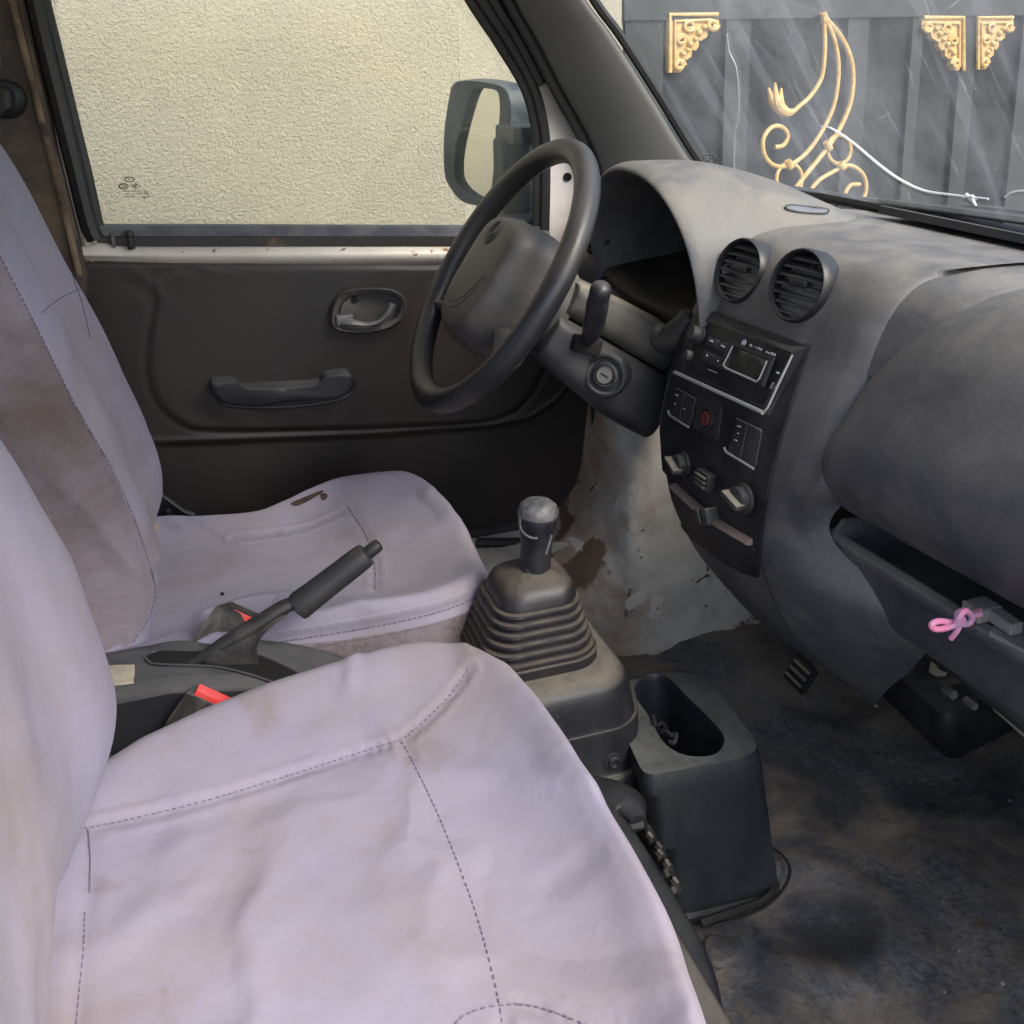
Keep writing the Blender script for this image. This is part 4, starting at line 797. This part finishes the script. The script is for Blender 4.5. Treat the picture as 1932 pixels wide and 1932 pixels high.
mk('passenger_pad', gridpiece(surf(pcols, 150, 130)), M['dash'], da)
TPd = bvh(bpy.data.objects['passenger_pad'])
dtp_old = [(.835, .793), (.785, .799), (.735, .802), (.69, .803), (.65, .801), (.622, .793), (.606, .78), (.602, .755), (.62, .72)]
mk('top_panel', gridpiece(surf([[A(x+(.002 if y > .8 else .012)+.10*max(0, .76-y)*(i_ > 0), y, z-(.002 if y > .8 else .004)-(.010 if y < .66 and i_ > 2 else 0)) for i_, (x, z) in enumerate(PR[:9])] for y in (.83, .79, .76, .70, .60, .40, .15)], 60, 70)), M['dash'], da)
# black strip along the glass and its step
st_ = []
for y in np.linspace(.15, 1.02, 60):
    b = wsx(y, BASEZ); st_.append([A(b+.004, y, .790), A(b-.002, y, .803), A(b-.052, y, .8145), A(b-.056, y, .8145), A(b-.058, y, .806)])
mk('demister_strip', gridpiece(np.array(st_)), M['dashdark'], da)
# driver side: flat shelf behind binnacle, outboard block, knee panel
dp = [(.80, .785), (.76, .780), (.70, .76), (.685, .72), (.67, .700), (.60, .694), (.566, .688), (.556, .672), (.556, .62), (.560, .57), (.575, .54), (.62, .525), (.72, .52)]
mk('driver_lower_panel', gridpiece(surf([[A(x, y, z) for x, z in dp] for y in (1.06, 1.15, 1.25, 1.34, 1.42, 1.465)], 40, 90)), M['dash'], da)
ob = [(.80, .80), (.74, .806), (.67, .806), (.61, .80), (.572, .782), (.556, .755), (.552, .72), (.554, .68), (.56, .64), (.60, .60)]
mk('outer_end_block', gridpiece(surf([[A(x+dx-.04*(i < 2), y, z-dx*.3) for i, (x, z) in enumerate(ob)] for y, dx in ((1.325, .05), (1.330, .012), (1.345, 0), (1.40, 0), (1.44, .008), (1.462, .05))], 50, 70)), M['dash'], da)
# instrument hood
def arch(x, yc, a, zb_, h, lean=0.0, n=90, e=.72):
    o = []
    for t in np.linspace(0, math.pi, n):
        c, s = math.cos(t), max(0, math.sin(t)); c = math.copysign(abs(c)**.9, c)
        o.append(A(x+lean*s, yc+a*c, zb_+h*s**e))
    return o
hd = [arch(.672, 1.158, .137, .700, .118), arch(.62, 1.159, .142, .697, .136), arch(.560, 1.160, .146, .694, .152, -.010), arch(.545, 1.161, .151, .690, .163, -.018), arch(.540, 1.162, .156, .687, .171, -.022), arch(.546, 1.163, .161, .686, .178, -.020), arch(.560, 1.163, .165, .685, .182, -.012), arch(.62, 1.157, .173, .685, .178), arch(.69, 1.143, .186, .690, .153), arch(.75, 1.135, .195, .70, .115), arch(.80, 1.13, .20, .71, .083), arch(.86, 1.13, .205, .72, .055)]
G_ = np.stack([cr(np.array(hd)[:, j], 70) for j in range(90)], 1)
mk('binnacle_hood', gridpiece(G_), M['dash'], da)
mk('instrument_lens', gridpiece(np.array([arch(.668, 1.153, .142, .698, .122), [A(.69, 1.153, .74)]*90])), M['cluster'], da)
mk('binnacle_shelf', gridpiece(surf([[A(x, y, z+.016*((y-1.153)/.15)**2) for x, z in ((.665, .708), (.63, .702), (.585, .697), (.556, .692), (.548, .684), (.552, .67))] for y in np.linspace(1.005, 1.30, 8)], 30, 30)), mat('dusty_brown_shelf', (.012, .011, .011, 1), .6, dust=(.06, .042, .033, 1), damt=.6, ds=6), da)
# small ledge with rounded end left of the radio
lg = [onY(u, v, y) for u, v, y in cr(np.array([(1216, 618, 1.12), (1240, 632, 1.10), (1262, 640, 1.085), (1286, 620, 1.065), (1306, 596, 1.055)], float), 24)]
mk('grab_ledge', tube(lg, [.010, .0165, .018, .016, .014], 14), M['shroud'], da)
# ---------------- air vents
M['ventblack'] = mat('vent_black', (.010, .010, .012, 1), .4, dust=(.1, .1, .095, 1), damt=.08, upd=.3, ds=14)
def vent(u, v, y, r, n, slats=7, sc=1.0):
    c = onY(u, v, y); n = nrm(n); e = nrm(np.cross(A(0, 0, 1), n)); f = np.cross(n, e)
    pr = [(r*1.12, -.018), (r*1.12, -.006), (r*1.09, .002), (r*1.05, .004), (r*1.0, .003), (r*.97, -.004), (r*.95, -.03), (0, -.03)]
    V, F = lathe(c, n, pr, 48); V = np.array(V); d = V-c; V = c+np.outer(d@n, n)+np.outer(d@e, e)*sc+np.outer(d@f, f)
    vo = mk('air_vent', (V, F), M['ventblack'], da)
    sl = []
    for k in range(slats):
        h = (k-(slats-1)/2)/(slats/2)*r*.93; w = math.sqrt(max(0, (r*.955)**2-h*h))*sc
        p = c+f*h-n*.006; sl.append(boxp(p, w, .0065, .0009, e, nrm(n-f*.45), nrm(f+n*.45), .0008))
    mk('slats', sl, M['pad'], vo)
    mk('vent_tab', boxp(c-n*.001+f*.002, .0115*sc, .0034, .005, e, f, n, .0015), M['console'], vo)
    mk('rear_vane', [boxp(c+e*k*r*.3-n*.022, .0008, r*.85, .008, e, f, n, .0006) for k in (-2, -1, 0, 1, 2)], M['bezel'], vo)
    return vo
vent(1395, 510, hit(TS, 1395, 510, 0, .56)[0][1]-.012, .0330, A(-.90, -.16, .30), 7, 1.0)
vent(1506, 538, hit(TS, 1506, 538, 0, .56)[0][1]-.010, .0345, A(-.90, -.16, .30), 7, 1.0)
TOB = bvh(bpy.data.objects['outer_end_block']); vent(1126, 440, hit(TOB, 1126, 440, 0, .56)[0][1]-.006, .032, A(-.93, -.10, .2), 5, 1.0)
# ---------------- centre panel
Lb = np.array([(1327, 580), (1300, 615), (1282, 655), (1268, 720), (1254, 790), (1252, 850), (1258, 905), (1272, 955), (1300, 1005), (1350, 1046), (1400, 1078)], float)
Rb = np.array([(1530, 655), (1515, 700), (1500, 750), (1484, 805), (1468, 860), (1455, 915), (1446, 960), (1440, 1005), (1436, 1040), (1434, 1070), (1432, 1088)], float)
def onstack(u, v, lift=0.0): return hit(TS, u, v, lift)[0]
rows = []
L_, R_ = cr(Lb, 70), cr(Rb, 70)
for a, b in zip(L_, R_):
    r_ = [hit(TS, *(a*(1-t)+b*t), .0035, .54)[0] for t in np.linspace(0, 1, 30)]
    r_ = [hit(TS, *a, -.003, .54)[0]]+r_+[hit(TS, *b, -.003, .54)[0]]; rows.append(r_)
r0 = [p+A(.012, 0, .0) for p in rows[0]]
bzg = np.array([p for p in rows])
mk('centre_bezel', gridpiece(bzg), M['bezel'], da)
TB = bvh(bpy.data.objects['centre_bezel'])
def quad(pts, lift, th, bev=.0006, T=TB):
    P = np.array([hit(T, u, v, 0, .54)[0] for u, v in pts]); n = nrm(np.cross(P[1]-P[0], P[2]-P[0])); d = ray(*pts[0])
    if n@d > 0: n = -n
    return P, n
def plate(name, pts, lift, m, parent, th=.004, bev=.0008, n_=32, sharp=True):
    P, n = quad(pts, 0, 0); O = lin(P, n_, True)+n*lift
    return mk(name, prism(O, -n*th, bev), m, parent)
def frame(name, o4, i4, lift, m, parent, th=.003):
    P, n = quad(o4, 0, 0); I, _ = quad(i4, 0, 0); return mk(name, ringplate(lin(P, 4*1, True) if False else P+n*lift, I+n*lift, -n*th), m, parent, smooth=False)
# radio
rd4 = [(1322, 590), (1516, 665), (1450, 780), (1285, 703)]
radio = plate('radio', [(1325, 612), (1497, 672), (1446, 772), (1290, 700)], .0015, M['bezel'], da, .006)
frame('radio_surround', [(1322, 582), (1530, 658), (1452, 784), (1277, 700)], [(1330, 606), (1500, 668), (1446, 768), (1292, 698)], .0042, M['dashdark'], da, .008)
P1 = [hit(TB, u, v, .0055, .54)[0] for u, v in ((1281, 704), (1340, 731), (1400, 758), (1447, 780), (1456, 770), (1478, 722), (1502, 672))]
mk('radio_edge', [tube(lin(P1[:4], 20), .0022, 8), tube(lin(P1[3:], 20), .0012, 8)], M['silver'], da)
def knob(u, v, r, h, m, parent, nm='knob', ribs=False, lift=.001):
    p, n = hit(TB, u, v, lift, .54); k = mk(nm, lathe(p, n, [(r*1.15, 0), (r*1.12, h*.15), (r, h*.2), (r*.94, h*.9), (r*.85, h), (0, h)], 24), m, parent); return p, n, k
knob(1322, 634, .0095, .013, M['dashdark'], radio); knob(1303, 672, .0062, .006, M['shroud'], radio)
for q in ([(1342, 636), (1361, 644), (1356, 660), (1338, 652)], [(1363, 645), (1384, 653), (1378, 670), (1358, 661)], [(1333, 663), (1355, 671), (1348, 690), (1326, 681)], [(1356, 672), (1376, 680), (1369, 698), (1349, 690)]):
    plate('button', q, .0045, M['dashdark'], radio, .004, .0006, 16)
frame('display_frame', [(1385, 645), (1467, 676), (1446, 732), (1362, 697)], [(1393, 655), (1456, 680), (1438, 720), (1376, 694)], .0062, M['silver'] if False else M['dashdark'], radio, .004)
P2 = [hit(TB, u, v, .0058, .54)[0] for u, v in ((1391, 656), (1373, 692), (1378, 697), (1436, 723), (1441, 718), (1456, 684))]
mk('display_rim', tube(lin(P2, 40), .0012, 6), M['silver'], radio)
plate('display', [(1392, 656), (1456, 681), (1437, 721), (1376, 695)], .0020, M['lcd'], radio, .003, .0004)
# printed marks: round logo and small lettering above the display, button legends
mp_ = []
def mring(u, v, r, lift=.0026): 
    p, n = hit(TB, u, v, lift, .54); e = nrm(np.cross(A(0, 0, 1), n)); f = np.cross(n, e)
    mp_.append(tube([p+r*(math.cos(a)*e+math.sin(a)*f) for a in np.linspace(0, 2*math.pi, 20, endpoint=False)], .0005, 5, True))
def mbar(u0, v0, u1, v1, r=.0005, lift=.0026): mp_.append(tube([hit(TB, u0, v0, lift, .54)[0], hit(TB, u1, v1, lift, .54)[0]], r, 5))
mring(1407, 648, .0031); mring(1407, 648, .0016); mbar(1405, 651, 1409, 645)
mk('printed_logo', mp_, M['mark'], radio); mp_ = []
x0, y0 = 1419, 651
for seq in ('B', '-', '1', 'M', 'K', ' ', 'U', 'U', 'B', 'B'):
    dx, dy = 5.0, 1.95
    if seq == 'B': L2 = [((0, 0), (-.9, 4.6)), ((0, 0), (2.6, 1)), ((-.5, 2.4), (2.2, 3.3)), ((-.9, 4.6), (1.6, 5.6)), ((2.6, 1), (1.6, 5.6))]
    elif seq == '-': L2 = [((0, 3), (2.4, 3.8))]
    elif seq == '1': L2 = [((1.5, .4), (.6, 5))]
    elif seq == 'M': L2 = [((0, 0), (-.9, 4.6)), ((0, 0), (1, 3)), ((1, 3), (3, 1.1)), ((3, 1.1), (2.1, 5.7))]
    elif seq == 'K': L2 = [((0, 0), (-.9, 4.6)), ((2.8, 1), (-.4, 2.8)), ((-.2, 2.8), (1.8, 5.6))]
    elif seq == 'U': L2 = [((0, 1), (-.7, 4.4)), ((-.7, 4.4), (1.6, 5.3)), ((1.6, 5.3), (2.3, 2))]
    else: L2 = []
    for (a, b), (c, d) in L2: mbar(x0+a, y0+b*.8, x0+c, y0+d*.8, .00035 if seq != 'U' else .0003)
    x0 += dx; y0 += dy
mk('printed_lettering', mp_, M['mark'], radio); mp_ = []
for u, v, w in ((1349, 646, 5), (1371, 656, 6), (1341, 673, 1.2), (1362, 683, 1.2), (1348, 701, 16), (1474, 706, 4)): 
    mp_ = []; mbar(u-w/2, v-w/5, u+w/2, v+w/5, .0010 if w < 7 else .0005, .0052 if w < 7 else .0026); mk('printed_legend', mp_, M['mark'], radio)
mp_ = []
for k in range(4): mbar(1462+2.6*k, 722+k, 1456+2.6*k, 734+k, .0003)
mk('printed_legend', mp_, M['mark'], radio)
# rocker switches, lighter, heater knobs, slider
def switch(q, led=None):
    s = plate('rocker_switch', q, .0022, M['dashdark'], da, .004, .0008, 24)
    P = [hit(TB, u, v, .004, .54)[0] for u, v in (q[3], ((q[3][0]*.96+q[2][0]*.04), q[3][1]+3), q[2])]
    mk('switch_edge', tube([hit(TB, u, v, .0035, .54)[0] for u, v in lin(np.array([(q[3][0]-2, q[3][1]-8), (q[3][0], q[3][1]), (q[2][0], q[2][1])], float), 14)], .0013, 6), M['silver'], s)
    mk('switch_lip', tube([hit(TB, u, v, .003, .54)[0] for u, v in lin(np.array([q[0], q[1]], float), 10)], .0009, 6), M['greylever'], s)
    for u, v, w in led: mk('switch_symbol', tube([hit(TB, u-w, v-w*.3, .0032, .54)[0], hit(TB, u+w, v+w*.3, .0032, .54)[0]], .0008, 5), M['mark'], s)
    mk('rocker_split', tube([hit(TB, *((np.array(q[0])*.55+np.array(q[1])*.45)), .0032)[0], hit(TB, *((np.array(q[3])*.5+np.array(q[2])*.5)), .0032)[0]], .0005, 5), M['shroud'], s)
switch([(1281, 733), (1315, 752), (1304, 806), (1268, 783)], [(1281, 746, 2.5), (1278, 762, .8), (1296, 772, .8)])
switch([(1395, 790), (1440, 812), (1427, 884), (1374, 852)], [(1399, 805, 3), (1397, 818, .6), (1393, 831, 2)])
plate('switch_block', [(1318, 748), (1364, 768), (1356, 830), (1308, 806)], .0012, M['dashdark'], da, .003, .0006)
p, n = hit(TB, 1337, 790, .001, .54); e = nrm(np.cross(A(0, 0, 1), n)); f = np.cross(n, e)
lk = mk('lighter_socket', lathe(p, n, [(.0125, 0), (.0125, .002), (.0105, .003), (.0095, .0), (0, .0005)], 24), M['bezel'], da)
mk('lighter_core', lathe(p, n, [(.0085, .0005), (.0085, .004), (.006, .005), (0, .003)], 20), M['lighter'], lk)
def hknob(u, v, s, ang, m2):
    p, n = hit(TB, u, v, .0005, .54); e = nrm(np.cross(A(0, 0, 1), n)); f = np.cross(n, e)
    k = mk('heater_knob', lathe(p, n, [(.0155*s, 0), (.0150*s, .003), (.0125*s, .004), (.0118*s, .011), (.010*s, .012), (0, .012)], 28), M['dashdark'], da)
    a = e*math.cos(ang)+f*math.sin(ang); b = np.cross(n, a)
    mk('knob_blade', boxp(p+n*.014, .0135*s, .0028*s, .006, a, b, n, .0012), m2, k)
    return k
hknob(1292, 876, 1.0, -.3, M['shroud']); hknob(1404, 940, 1.05, -.3, M['shroud'])
p, n = hit(TB, 1338, 905, .0005, .54); e = nrm(np.cross(A(0, 0, 1), n)); f = np.cross(n, e)
hk = mk('heater_knob', boxp(p+n*.004, .013, .010, .006, e, f, n, .002), M['dashdark'], da)
mk('knob_blade', [boxp(p+n*.011+f*(k*.0055), .0105, .0011, .002, e, f, n, .0006) for k in (-1, 0, 1)], M['shroud'], hk)
chn = cr(np.array([(1276, 916), (1310, 948), (1350, 980), (1390, 1005), (1420, 1022)], float), 50)
chp = [hit(TB, u, v, -.0005, .54)[0] for u, v in chn]
mk('slider_channel', tube(chp, .0105, 12, flat=.35), M['amber'], da)
sk = mk('slider_shroud', [tube([hit(TB, u+6, v+14, .001, .54)[0] for u, v in chn], .0035, 8, flat=.6)], M['bezel'], da)
p, n = hit(TB, 1347, 972, .002, .54); e = nrm(np.cross(A(0, 0, 1), n)); f = np.cross(n, e)
mk('slider_lever', [boxp(p+n*.005, .010, .009, .008, nrm(e+f*.5), nrm(f-e*.5), n, .002), boxp(p+n*.0145-e*.006, .0035, .008, .0012, nrm(e+f*.5), nrm(f-e*.5), n, .0006)], M['shroud'], da)
# groove under the bezel / lower stack seam
mk('lower_seam', tube([hit(TS, u, v, -.0006)[0] for u, v in cr(np.array([(1436, 1062), (1448, 1100), (1468, 1150), (1500, 1205), (1560, 1262), (1620, 1308)], float), 50) if hit(TS, u, v)[0] is not None], .0012, 6), M['blackhole'], da)
# ---------------- open tray under the pad
def traycol(y, x0, z0):
    return [A(x0+.16, y, z0+.012), A(x0+.15, y, z0-.035), A(x0+.06, y, z0-.040), A(x0+.022, y, z0-.030), A(x0+.014, y, z0-.004), A(x0+.009, y, z0+.001), A(x0+.004, y, z0), A(x0, y, z0-.003), A(x0, y, z0-.012), A(x0+.004, y, z0-.017), A(x0+.008, y, z0-.034), A(x0+.013, y, z0-.058), A(x0+.020, y, z0-.070), A(x0+.03, y, z0-.073), A(x0+.06, y, z0-.05)]
tc_ = [traycol(y, .555+.08*(.77-y), .547) for y in (.772, .76, .70, .62, .55, .48, .40, .30, .18)]
mk('open_tray', gridpiece(surf(tc_, 100, 90)), M['dash'], da)
mk('tray_end_wall', prism([A(x, .762, z) for x, z in ((.552, .546), (.566, .563), (.60, .560), (.70, .56), (.70, .50), (.57, .51))], A(0, -.006, 0), .001), M['dash'], da)
mk('tray_hinge_plate', [prism([onZ(u, v, .549) for u, v in ((1866, 1190), (1884, 1172), (1900, 1178), (1908, 1166), (1960, 1190), (1990, 1250), (1932, 1226))], A(0, 0, -.004)), boxp(onZ(1852, 1150, .556), .012, .010, .006, bev=.002), boxp(onZ(1890, 1168, .556), .006, .016, .005, bev=.001)], mat('grey_bare_plate', (.20, .20, .19, 1), .6, dust=(.3, .28, .24, 1), damt=.4, ds=20), da, smooth=False)
# lower rail and the parts showing in the opening below
mk('lower_rail', tube([onX(u, v, .66) for u, v in ((1720, 1212), (1800, 1262), (1932, 1368), (2020, 1440))], .008, 8, flat=.5), M['console'], da)
mk('support_rail', prism([onX(u, v, .74) for u, v in ((1872, 1338), (1886, 1334), (1960, 1388), (1960, 1408), (1932, 1392))], A(.01, 0, 0), .001), M['beige'], da)
mk('heater_duct', [boxp(onX(1772, 1285, .84), .06, .085, .040, nrm(A(1, 0, .25)), nrm(A(0, 1, .06)), nrm(A(-.25, 0, 1)), .02)], M['bezel'], da)
mk('hinge_bracket', [prism([onX(u, v, .72) for u, v in ((1757, 1236), (1775, 1234), (1800, 1248), (1778, 1276), (1764, 1276), (1752, 1268))], A(.004, 0, 0), .0006)], M['beige'], da)
mk('bracket_screw', [lathe(onX(1782, 1246, .715), (-1, 0, .2), [(.012, 0), (.011, .003), (.006, .003), (.005, .005), (0, .005)], 16)], M['dashdark'], da)
mk('dark_stack_filler', boxp(A(.80, .90, .48), .085, .135, .13, bev=.02), M['bezel'], da)  # black block added inside the stack to keep the opening dark
mk('crash_bar', tube([onX(u, v, .75) for u, v in ((1744, 1283), (1790, 1281), (1845, 1268))], .007, 8), M['shroud'], da)
mk('stud', [tube([onX(u, v, .76) for u, v in ((1782, 1300), (1800, 1312))], .0055, 8), tube([onX(u, v, .76) for u, v in ((1822, 1320), (1840, 1334))], .0045, 8)], M['greylever'], da)
# identification strip by the glass
TH = bvh(bpy.data.objects['binnacle_hood'])
def ondash(u, v, lift):
    c_ = [q for q in (hit(TH, u, v, lift), hit(TS, u, v, lift)) if q[0] is not None]
    return min(c_, key=lambda q: np.linalg.norm(q[0]-CP))[0] if c_ else onZ(u, v, .81)
vs_ = [ondash(u, v+16, .002) for u, v in cr(np.array([(1482, 376), (1496, 373), (1540, 378), (1558, 381), (1562, 385), (1552, 389), (1510, 386), (1486, 381)], float), 40, True)]
mk('plate_window', prism(vs_, A(0, 0, -.002), .0006), mat('pale_plate', (.17, .18, .20, 1), .4), da)
mk('plate_rim', tube(vs_, .0012, 6, True), M['bezel'], da)
# ================================================================ steering wheel
wn = nrm(A(-.83, 0, .557)); we1 = A(0, 1, 0); we2 = nrm(np.cross(wn, we1)); we2 = we2 if we2[2] > 0 else -we2
WC = A(.350, 1.158, .745)
sw = thing('steering_wheel', 'worn black steering wheel with big centre pad and two lower spokes', 'steering wheel', tuple(WC))
wl = lambda a, b, h=0.0: WC+we1*a+we2*b+wn*h
RR = .169
mk('rim', tube([wl(RR*math.cos(t), RR*math.sin(t)) for t in np.linspace(0, 2*math.pi, 96, endpoint=False)], .0150, 20, True, upv=tuple(wn)), M['wheel'], sw)
# centre pad: domed block
po = np.array([(0, .072), (.045, .068), (.066, .05), (.072, .02), (.074, -.02), (.070, -.055), (.055, -.085), (.02, -.098), (-.02, -.098), (-.055, -.085), (-.070, -.055), (-.074, -.02), (-.072, .02), (-.066, .05), (-.045, .068)])
pr = cr(po, 110, True); rg = []
for k, h in ((.80, -.055), (.97, -.05), (1.04, -.03), (1.03, -.005), (.98, .012), (.90, .0235), (.80, .028), (.60, .0305), (.3, .032), (.02, .0325)): rg.append([wl(a*k, b*k, h) for a, b in pr*.95])
G_ = np.array(rg); G_ = np.stack([cr(G_[:, j], 60) for j in range(110)], 1)
pdo = mk('centre_pad', gridpiece(G_, cv=True, caps=(True, True)), M['pad'], sw)
TW = bvh(pdo)
def onpad(L, lift=0.0):
    o = []
    for a, b in L:
        h = TW.ray_cast(Vector(wl(a, b, .2)), Vector(-wn)); 
        if h[0] is not None: o.append(np.array(h[0])+wn*lift)
    return o
# raised round emblem with a wedge, and the moulded grooves
em = []
ec = (0.004, .040)
for r in (.0155, .0118): em.append(tube(onpad([(ec[0]+r*math.cos(t), ec[1]+r*math.sin(t)) for t in np.linspace(0, 2*math.pi, 30, endpoint=False)], .0004), .0010, 6, True))
em.append(tube(onpad(lin([(ec[0], ec[1]+.0105), (ec[0]-.005, ec[1]-.002), (ec[0], ec[1]-.008), (ec[0]+.005, ec[1]-.002)], 24, True), .0003), .0009, 6, True))
mk('emblem', em, M['console'], pdo)
mk('pad_groove', [tube(onpad(cr(np.array(q), 60), -.0002), .0008, 6) for q in ([(-.050, -.012), (-.030, -.045), (0, -.062), (.035, -.064), (.060, -.052), (.064, -.030)], [(-.044, -.010), (-.026, -.039), (.002, -.055), (.034, -.057), (.056, -.046)], [(-.050, -.012), (-.047, -.009), (-.044, -.010)])], M['bezel'], pdo)
sp = []
for s in (1, -1):
    a0 = R(-28); P = [wl(s*.040, -.050, -.034), wl(s*.08, -.060, -.026), wl(s*.118, -.072, -.014), wl(s*RR*.97*math.cos(a0), RR*.97*math.sin(a0)-.002, -.002)]
    mk('spoke', tube(cr(np.array(P), 26), [.026, .024, .020, .017, .011], 16, flat=.45, upv=tuple(we2)), M['pad'], sw)
mk('hub_shroud', prism([wl(.055*math.cos(t), .055*math.sin(t)-.005, -.05) for t in np.linspace(0, 2*math.pi, 40, endpoint=False)], -wn*.035, .004), M['shroud'], sw)
# ================================================================ steering column
sc2 = thing('steering_column', 'dusty grey plastic steering column cowl with ignition lock and black stalk', 'steering column', tuple(WC-wn*.1))
def colsec(d, hw, hu, hd_, r, dy=0.0, n=80):
    P = []
    for qx, qy, a0 in ((1, 1, 0), (-1, 1, 90), (-1, -1, 180), (1, -1, 270)):
        H = hu if qy > 0 else hd_
        for a in np.linspace(0, 90, 8): t = R(a0+a); P.append(wl(qx*(hw-r)+r*math.cos(t)+dy, qy*(H-r)+r*math.sin(t), -d))
    return subd(P, 8)
def sweepsec(L, n=40):
    G_ = np.array([colsec(*s) for s in L]); return np.stack([cr(G_[:, j], n) for j in range(G_.shape[1])], 1)
up_ = [(.078, .052, .034, .002, .015), (.080, .060, .040, .002, .015), (.10, .064, .045, .002, .018), (.15, .066, .050, .002, .02), (.20, .066, .052, .002, .02), (.23, .064, .048, .002, .02), (.236, .058, .040, .002, .015)]
mk('upper_cowl', gridpiece(sweepsec(up_), cv=True, caps=(True, True)), M['shroud'], sc2)
lo_ = [(.074, .056, -.004, .05, .012), (.078, .063, -.004, .058, .016), (.10, .068, -.004, .066, .02), (.15, .071, -.004, .078, .022), (.20, .072, -.004, .085, .022), (.26, .070, -.004, .085, .02)]
mk('lower_cowl', gridpiece(sweepsec(lo_), cv=True, caps=(True, True)), M['dashdark'], sc2)
ic = onY(1142, 708, 1.075); inn_ = nrm(A(-.60, -.70, .18))
il = mk('ignition_lock', lathe(ic-inn_*.03, inn_, [(.0, 0), (.024, 0), (.026, .02), (.0275, .028), (.0255, .033), (.0225, .0335), (.0205, .029), (.0165, .029), (.0165, .032), (.013, .0335), (.0115, .032), (.0105, .034), (0, .0345)], 44), M['console'], sc2)
e = nrm(np.cross(inn_, A(0, 0, 1))); f = np.cross(e, inn_)
mk('key_slot', boxp(ic+inn_*.0045, .0055, .0015, .0004, nrm(e+f*.5), nrm(f-e*.5), inn_, .0005), M['blackhole'], il)
mk('lock_face', lathe(ic-inn_*.03, inn_, [(.0095, .0335), (.0095, .0348), (0, .0349)], 30), M['greylever'], il)
stp = [onY(u, v, y) for u, v, y in cr(np.array([(1096, 652, 1.10), (1112, 636, 1.075), (1122, 605, 1.045), (1128, 570, 1.03), (1134, 545, 1.02)], float), 30)]
mk('wiper_stalk', tube(np.array(stp), [.006, .0065, .0105, .0125, .0125, .0128, .0115, .006], 16), M['bezel'], sc2)
mk('stalk_cap', lathe(stp[-3], stp[-1]-stp[-4], [(.0122, -.006), (.0122, .004), (.0105, .009), (.006, .012), (0, .013)], 20), M['wheel'], sc2)
TL2 = bvh(bpy.data.objects['lower_cowl']); 
mk('stalk_gaiter', [boxp(onY(1105, 650, 1.088), .018, .010, .010, nrm(A(1, 0, -.3)), (0, 1, 0), nrm(A(.3, 0, 1)), .003)], M['blackhole'], sc2)
stl = [wl(.06, -.01, -.10), wl(.13, -.02, -.06), wl(.20, -.03, -.03)]
mk('indicator_stalk', tube(np.array(stl), [.006, .007, .009], 10), M['bezel'], sc2)
# ================================================================ string, cord, wiper
pk = thing('pink_string', 'short knotted pink string tied over the lip of the open dashboard tray', 'string', tuple(float(q) for q in onY(1815, 1170, .60)))
P3 = lambda L, y, n=50: [onY(a, b, y+(c[0] if c else 0)) for a, b, *c in cr(np.array(L, float), n)]
mk('strand', [tube(P3([(1850, 1158, 0), (1836, 1160, 0), (1818, 1152, 0), (1806, 1160, -.003), (1812, 1176, -.006), (1828, 1176, -.004), (1834, 1164, -.006), (1822, 1152, -.009), (1810, 1164, -.009), (1802, 1178, -.006), (1780, 1186, -.003), (1762, 1186, 0), (1758, 1178, 0), (1772, 1172, 0), (1800, 1174, -.003), (1820, 1168, -.009)], .575, 120), .0024, 7), tube(P3([(1812, 1176, -.004), (1806, 1190, -.004), (1794, 1205, 0)], .575, 20), .0022, 7), tube(P3([(1830, 1162, 0), (1850, 1150, .01), (1872, 1142, .03)], .575, 20), .0018, 7)], M['pink'], pk)
wcw = thing('white_cord', 'thin white cord hanging in a curve on the outside of the windscreen', 'cord', tuple(float(q) for q in onX(1850, 375, .84)))
def onws(u, v, o=.006): 
    h = VP_.ray_cast(Vector(CP), Vector(nrm(ray(u, v)))); return np.array(h[0])+nrm(ray(u, v))*o
mk('strand', [tube([onws(u, v) for u, v in cr(np.array([(1550, 238), (1570, 243), (1610, 270), (1660, 312), (1700, 340), (1745, 360), (1800, 368), (1865, 375)], float), 60)], [.0006, .0014, .0017, .0017, .0015, .0009], 7), tube([onws(u, v) for u, v in cr(np.array([(1896, 372), (1912, 362), (1940, 360), (1970, 368)], float), 20)], .0011, 6)], M['white'], wcw)
mk('knot', [tube([onws(u, v, .005) for u, v in ((1822, 366), (1832, 374), (1842, 388))], [.0018, .0028, .0008], 7), tube([onws(u, v, .005) for u, v in ((1818, 372), (1834, 370), (1842, 376))], .0017, 7)], M['white'], wcw)
wp = thing('windscreen_wiper', 'black wiper blade lying along the base of the windscreen outside', 'wiper', (.88, .6, .81))
wq = [onws(u, v, .018) for u, v in ((1592, 371), (1700, 384), (1810, 399), (1932, 415), (2060, 432), (2200, 452))]
mk('blade', tube(cr(np.array(wq), 40), [.004, .0075, .009, .009, .006], 8, flat=.6), M['black'], wp)
mk('arm', tube([wq[2]+A(.006, 0, .004), wq[4]+A(.012, 0, .006), wq[5]+A(.05, -.05, -.04)], .005, 8), M['bezel'], wp)
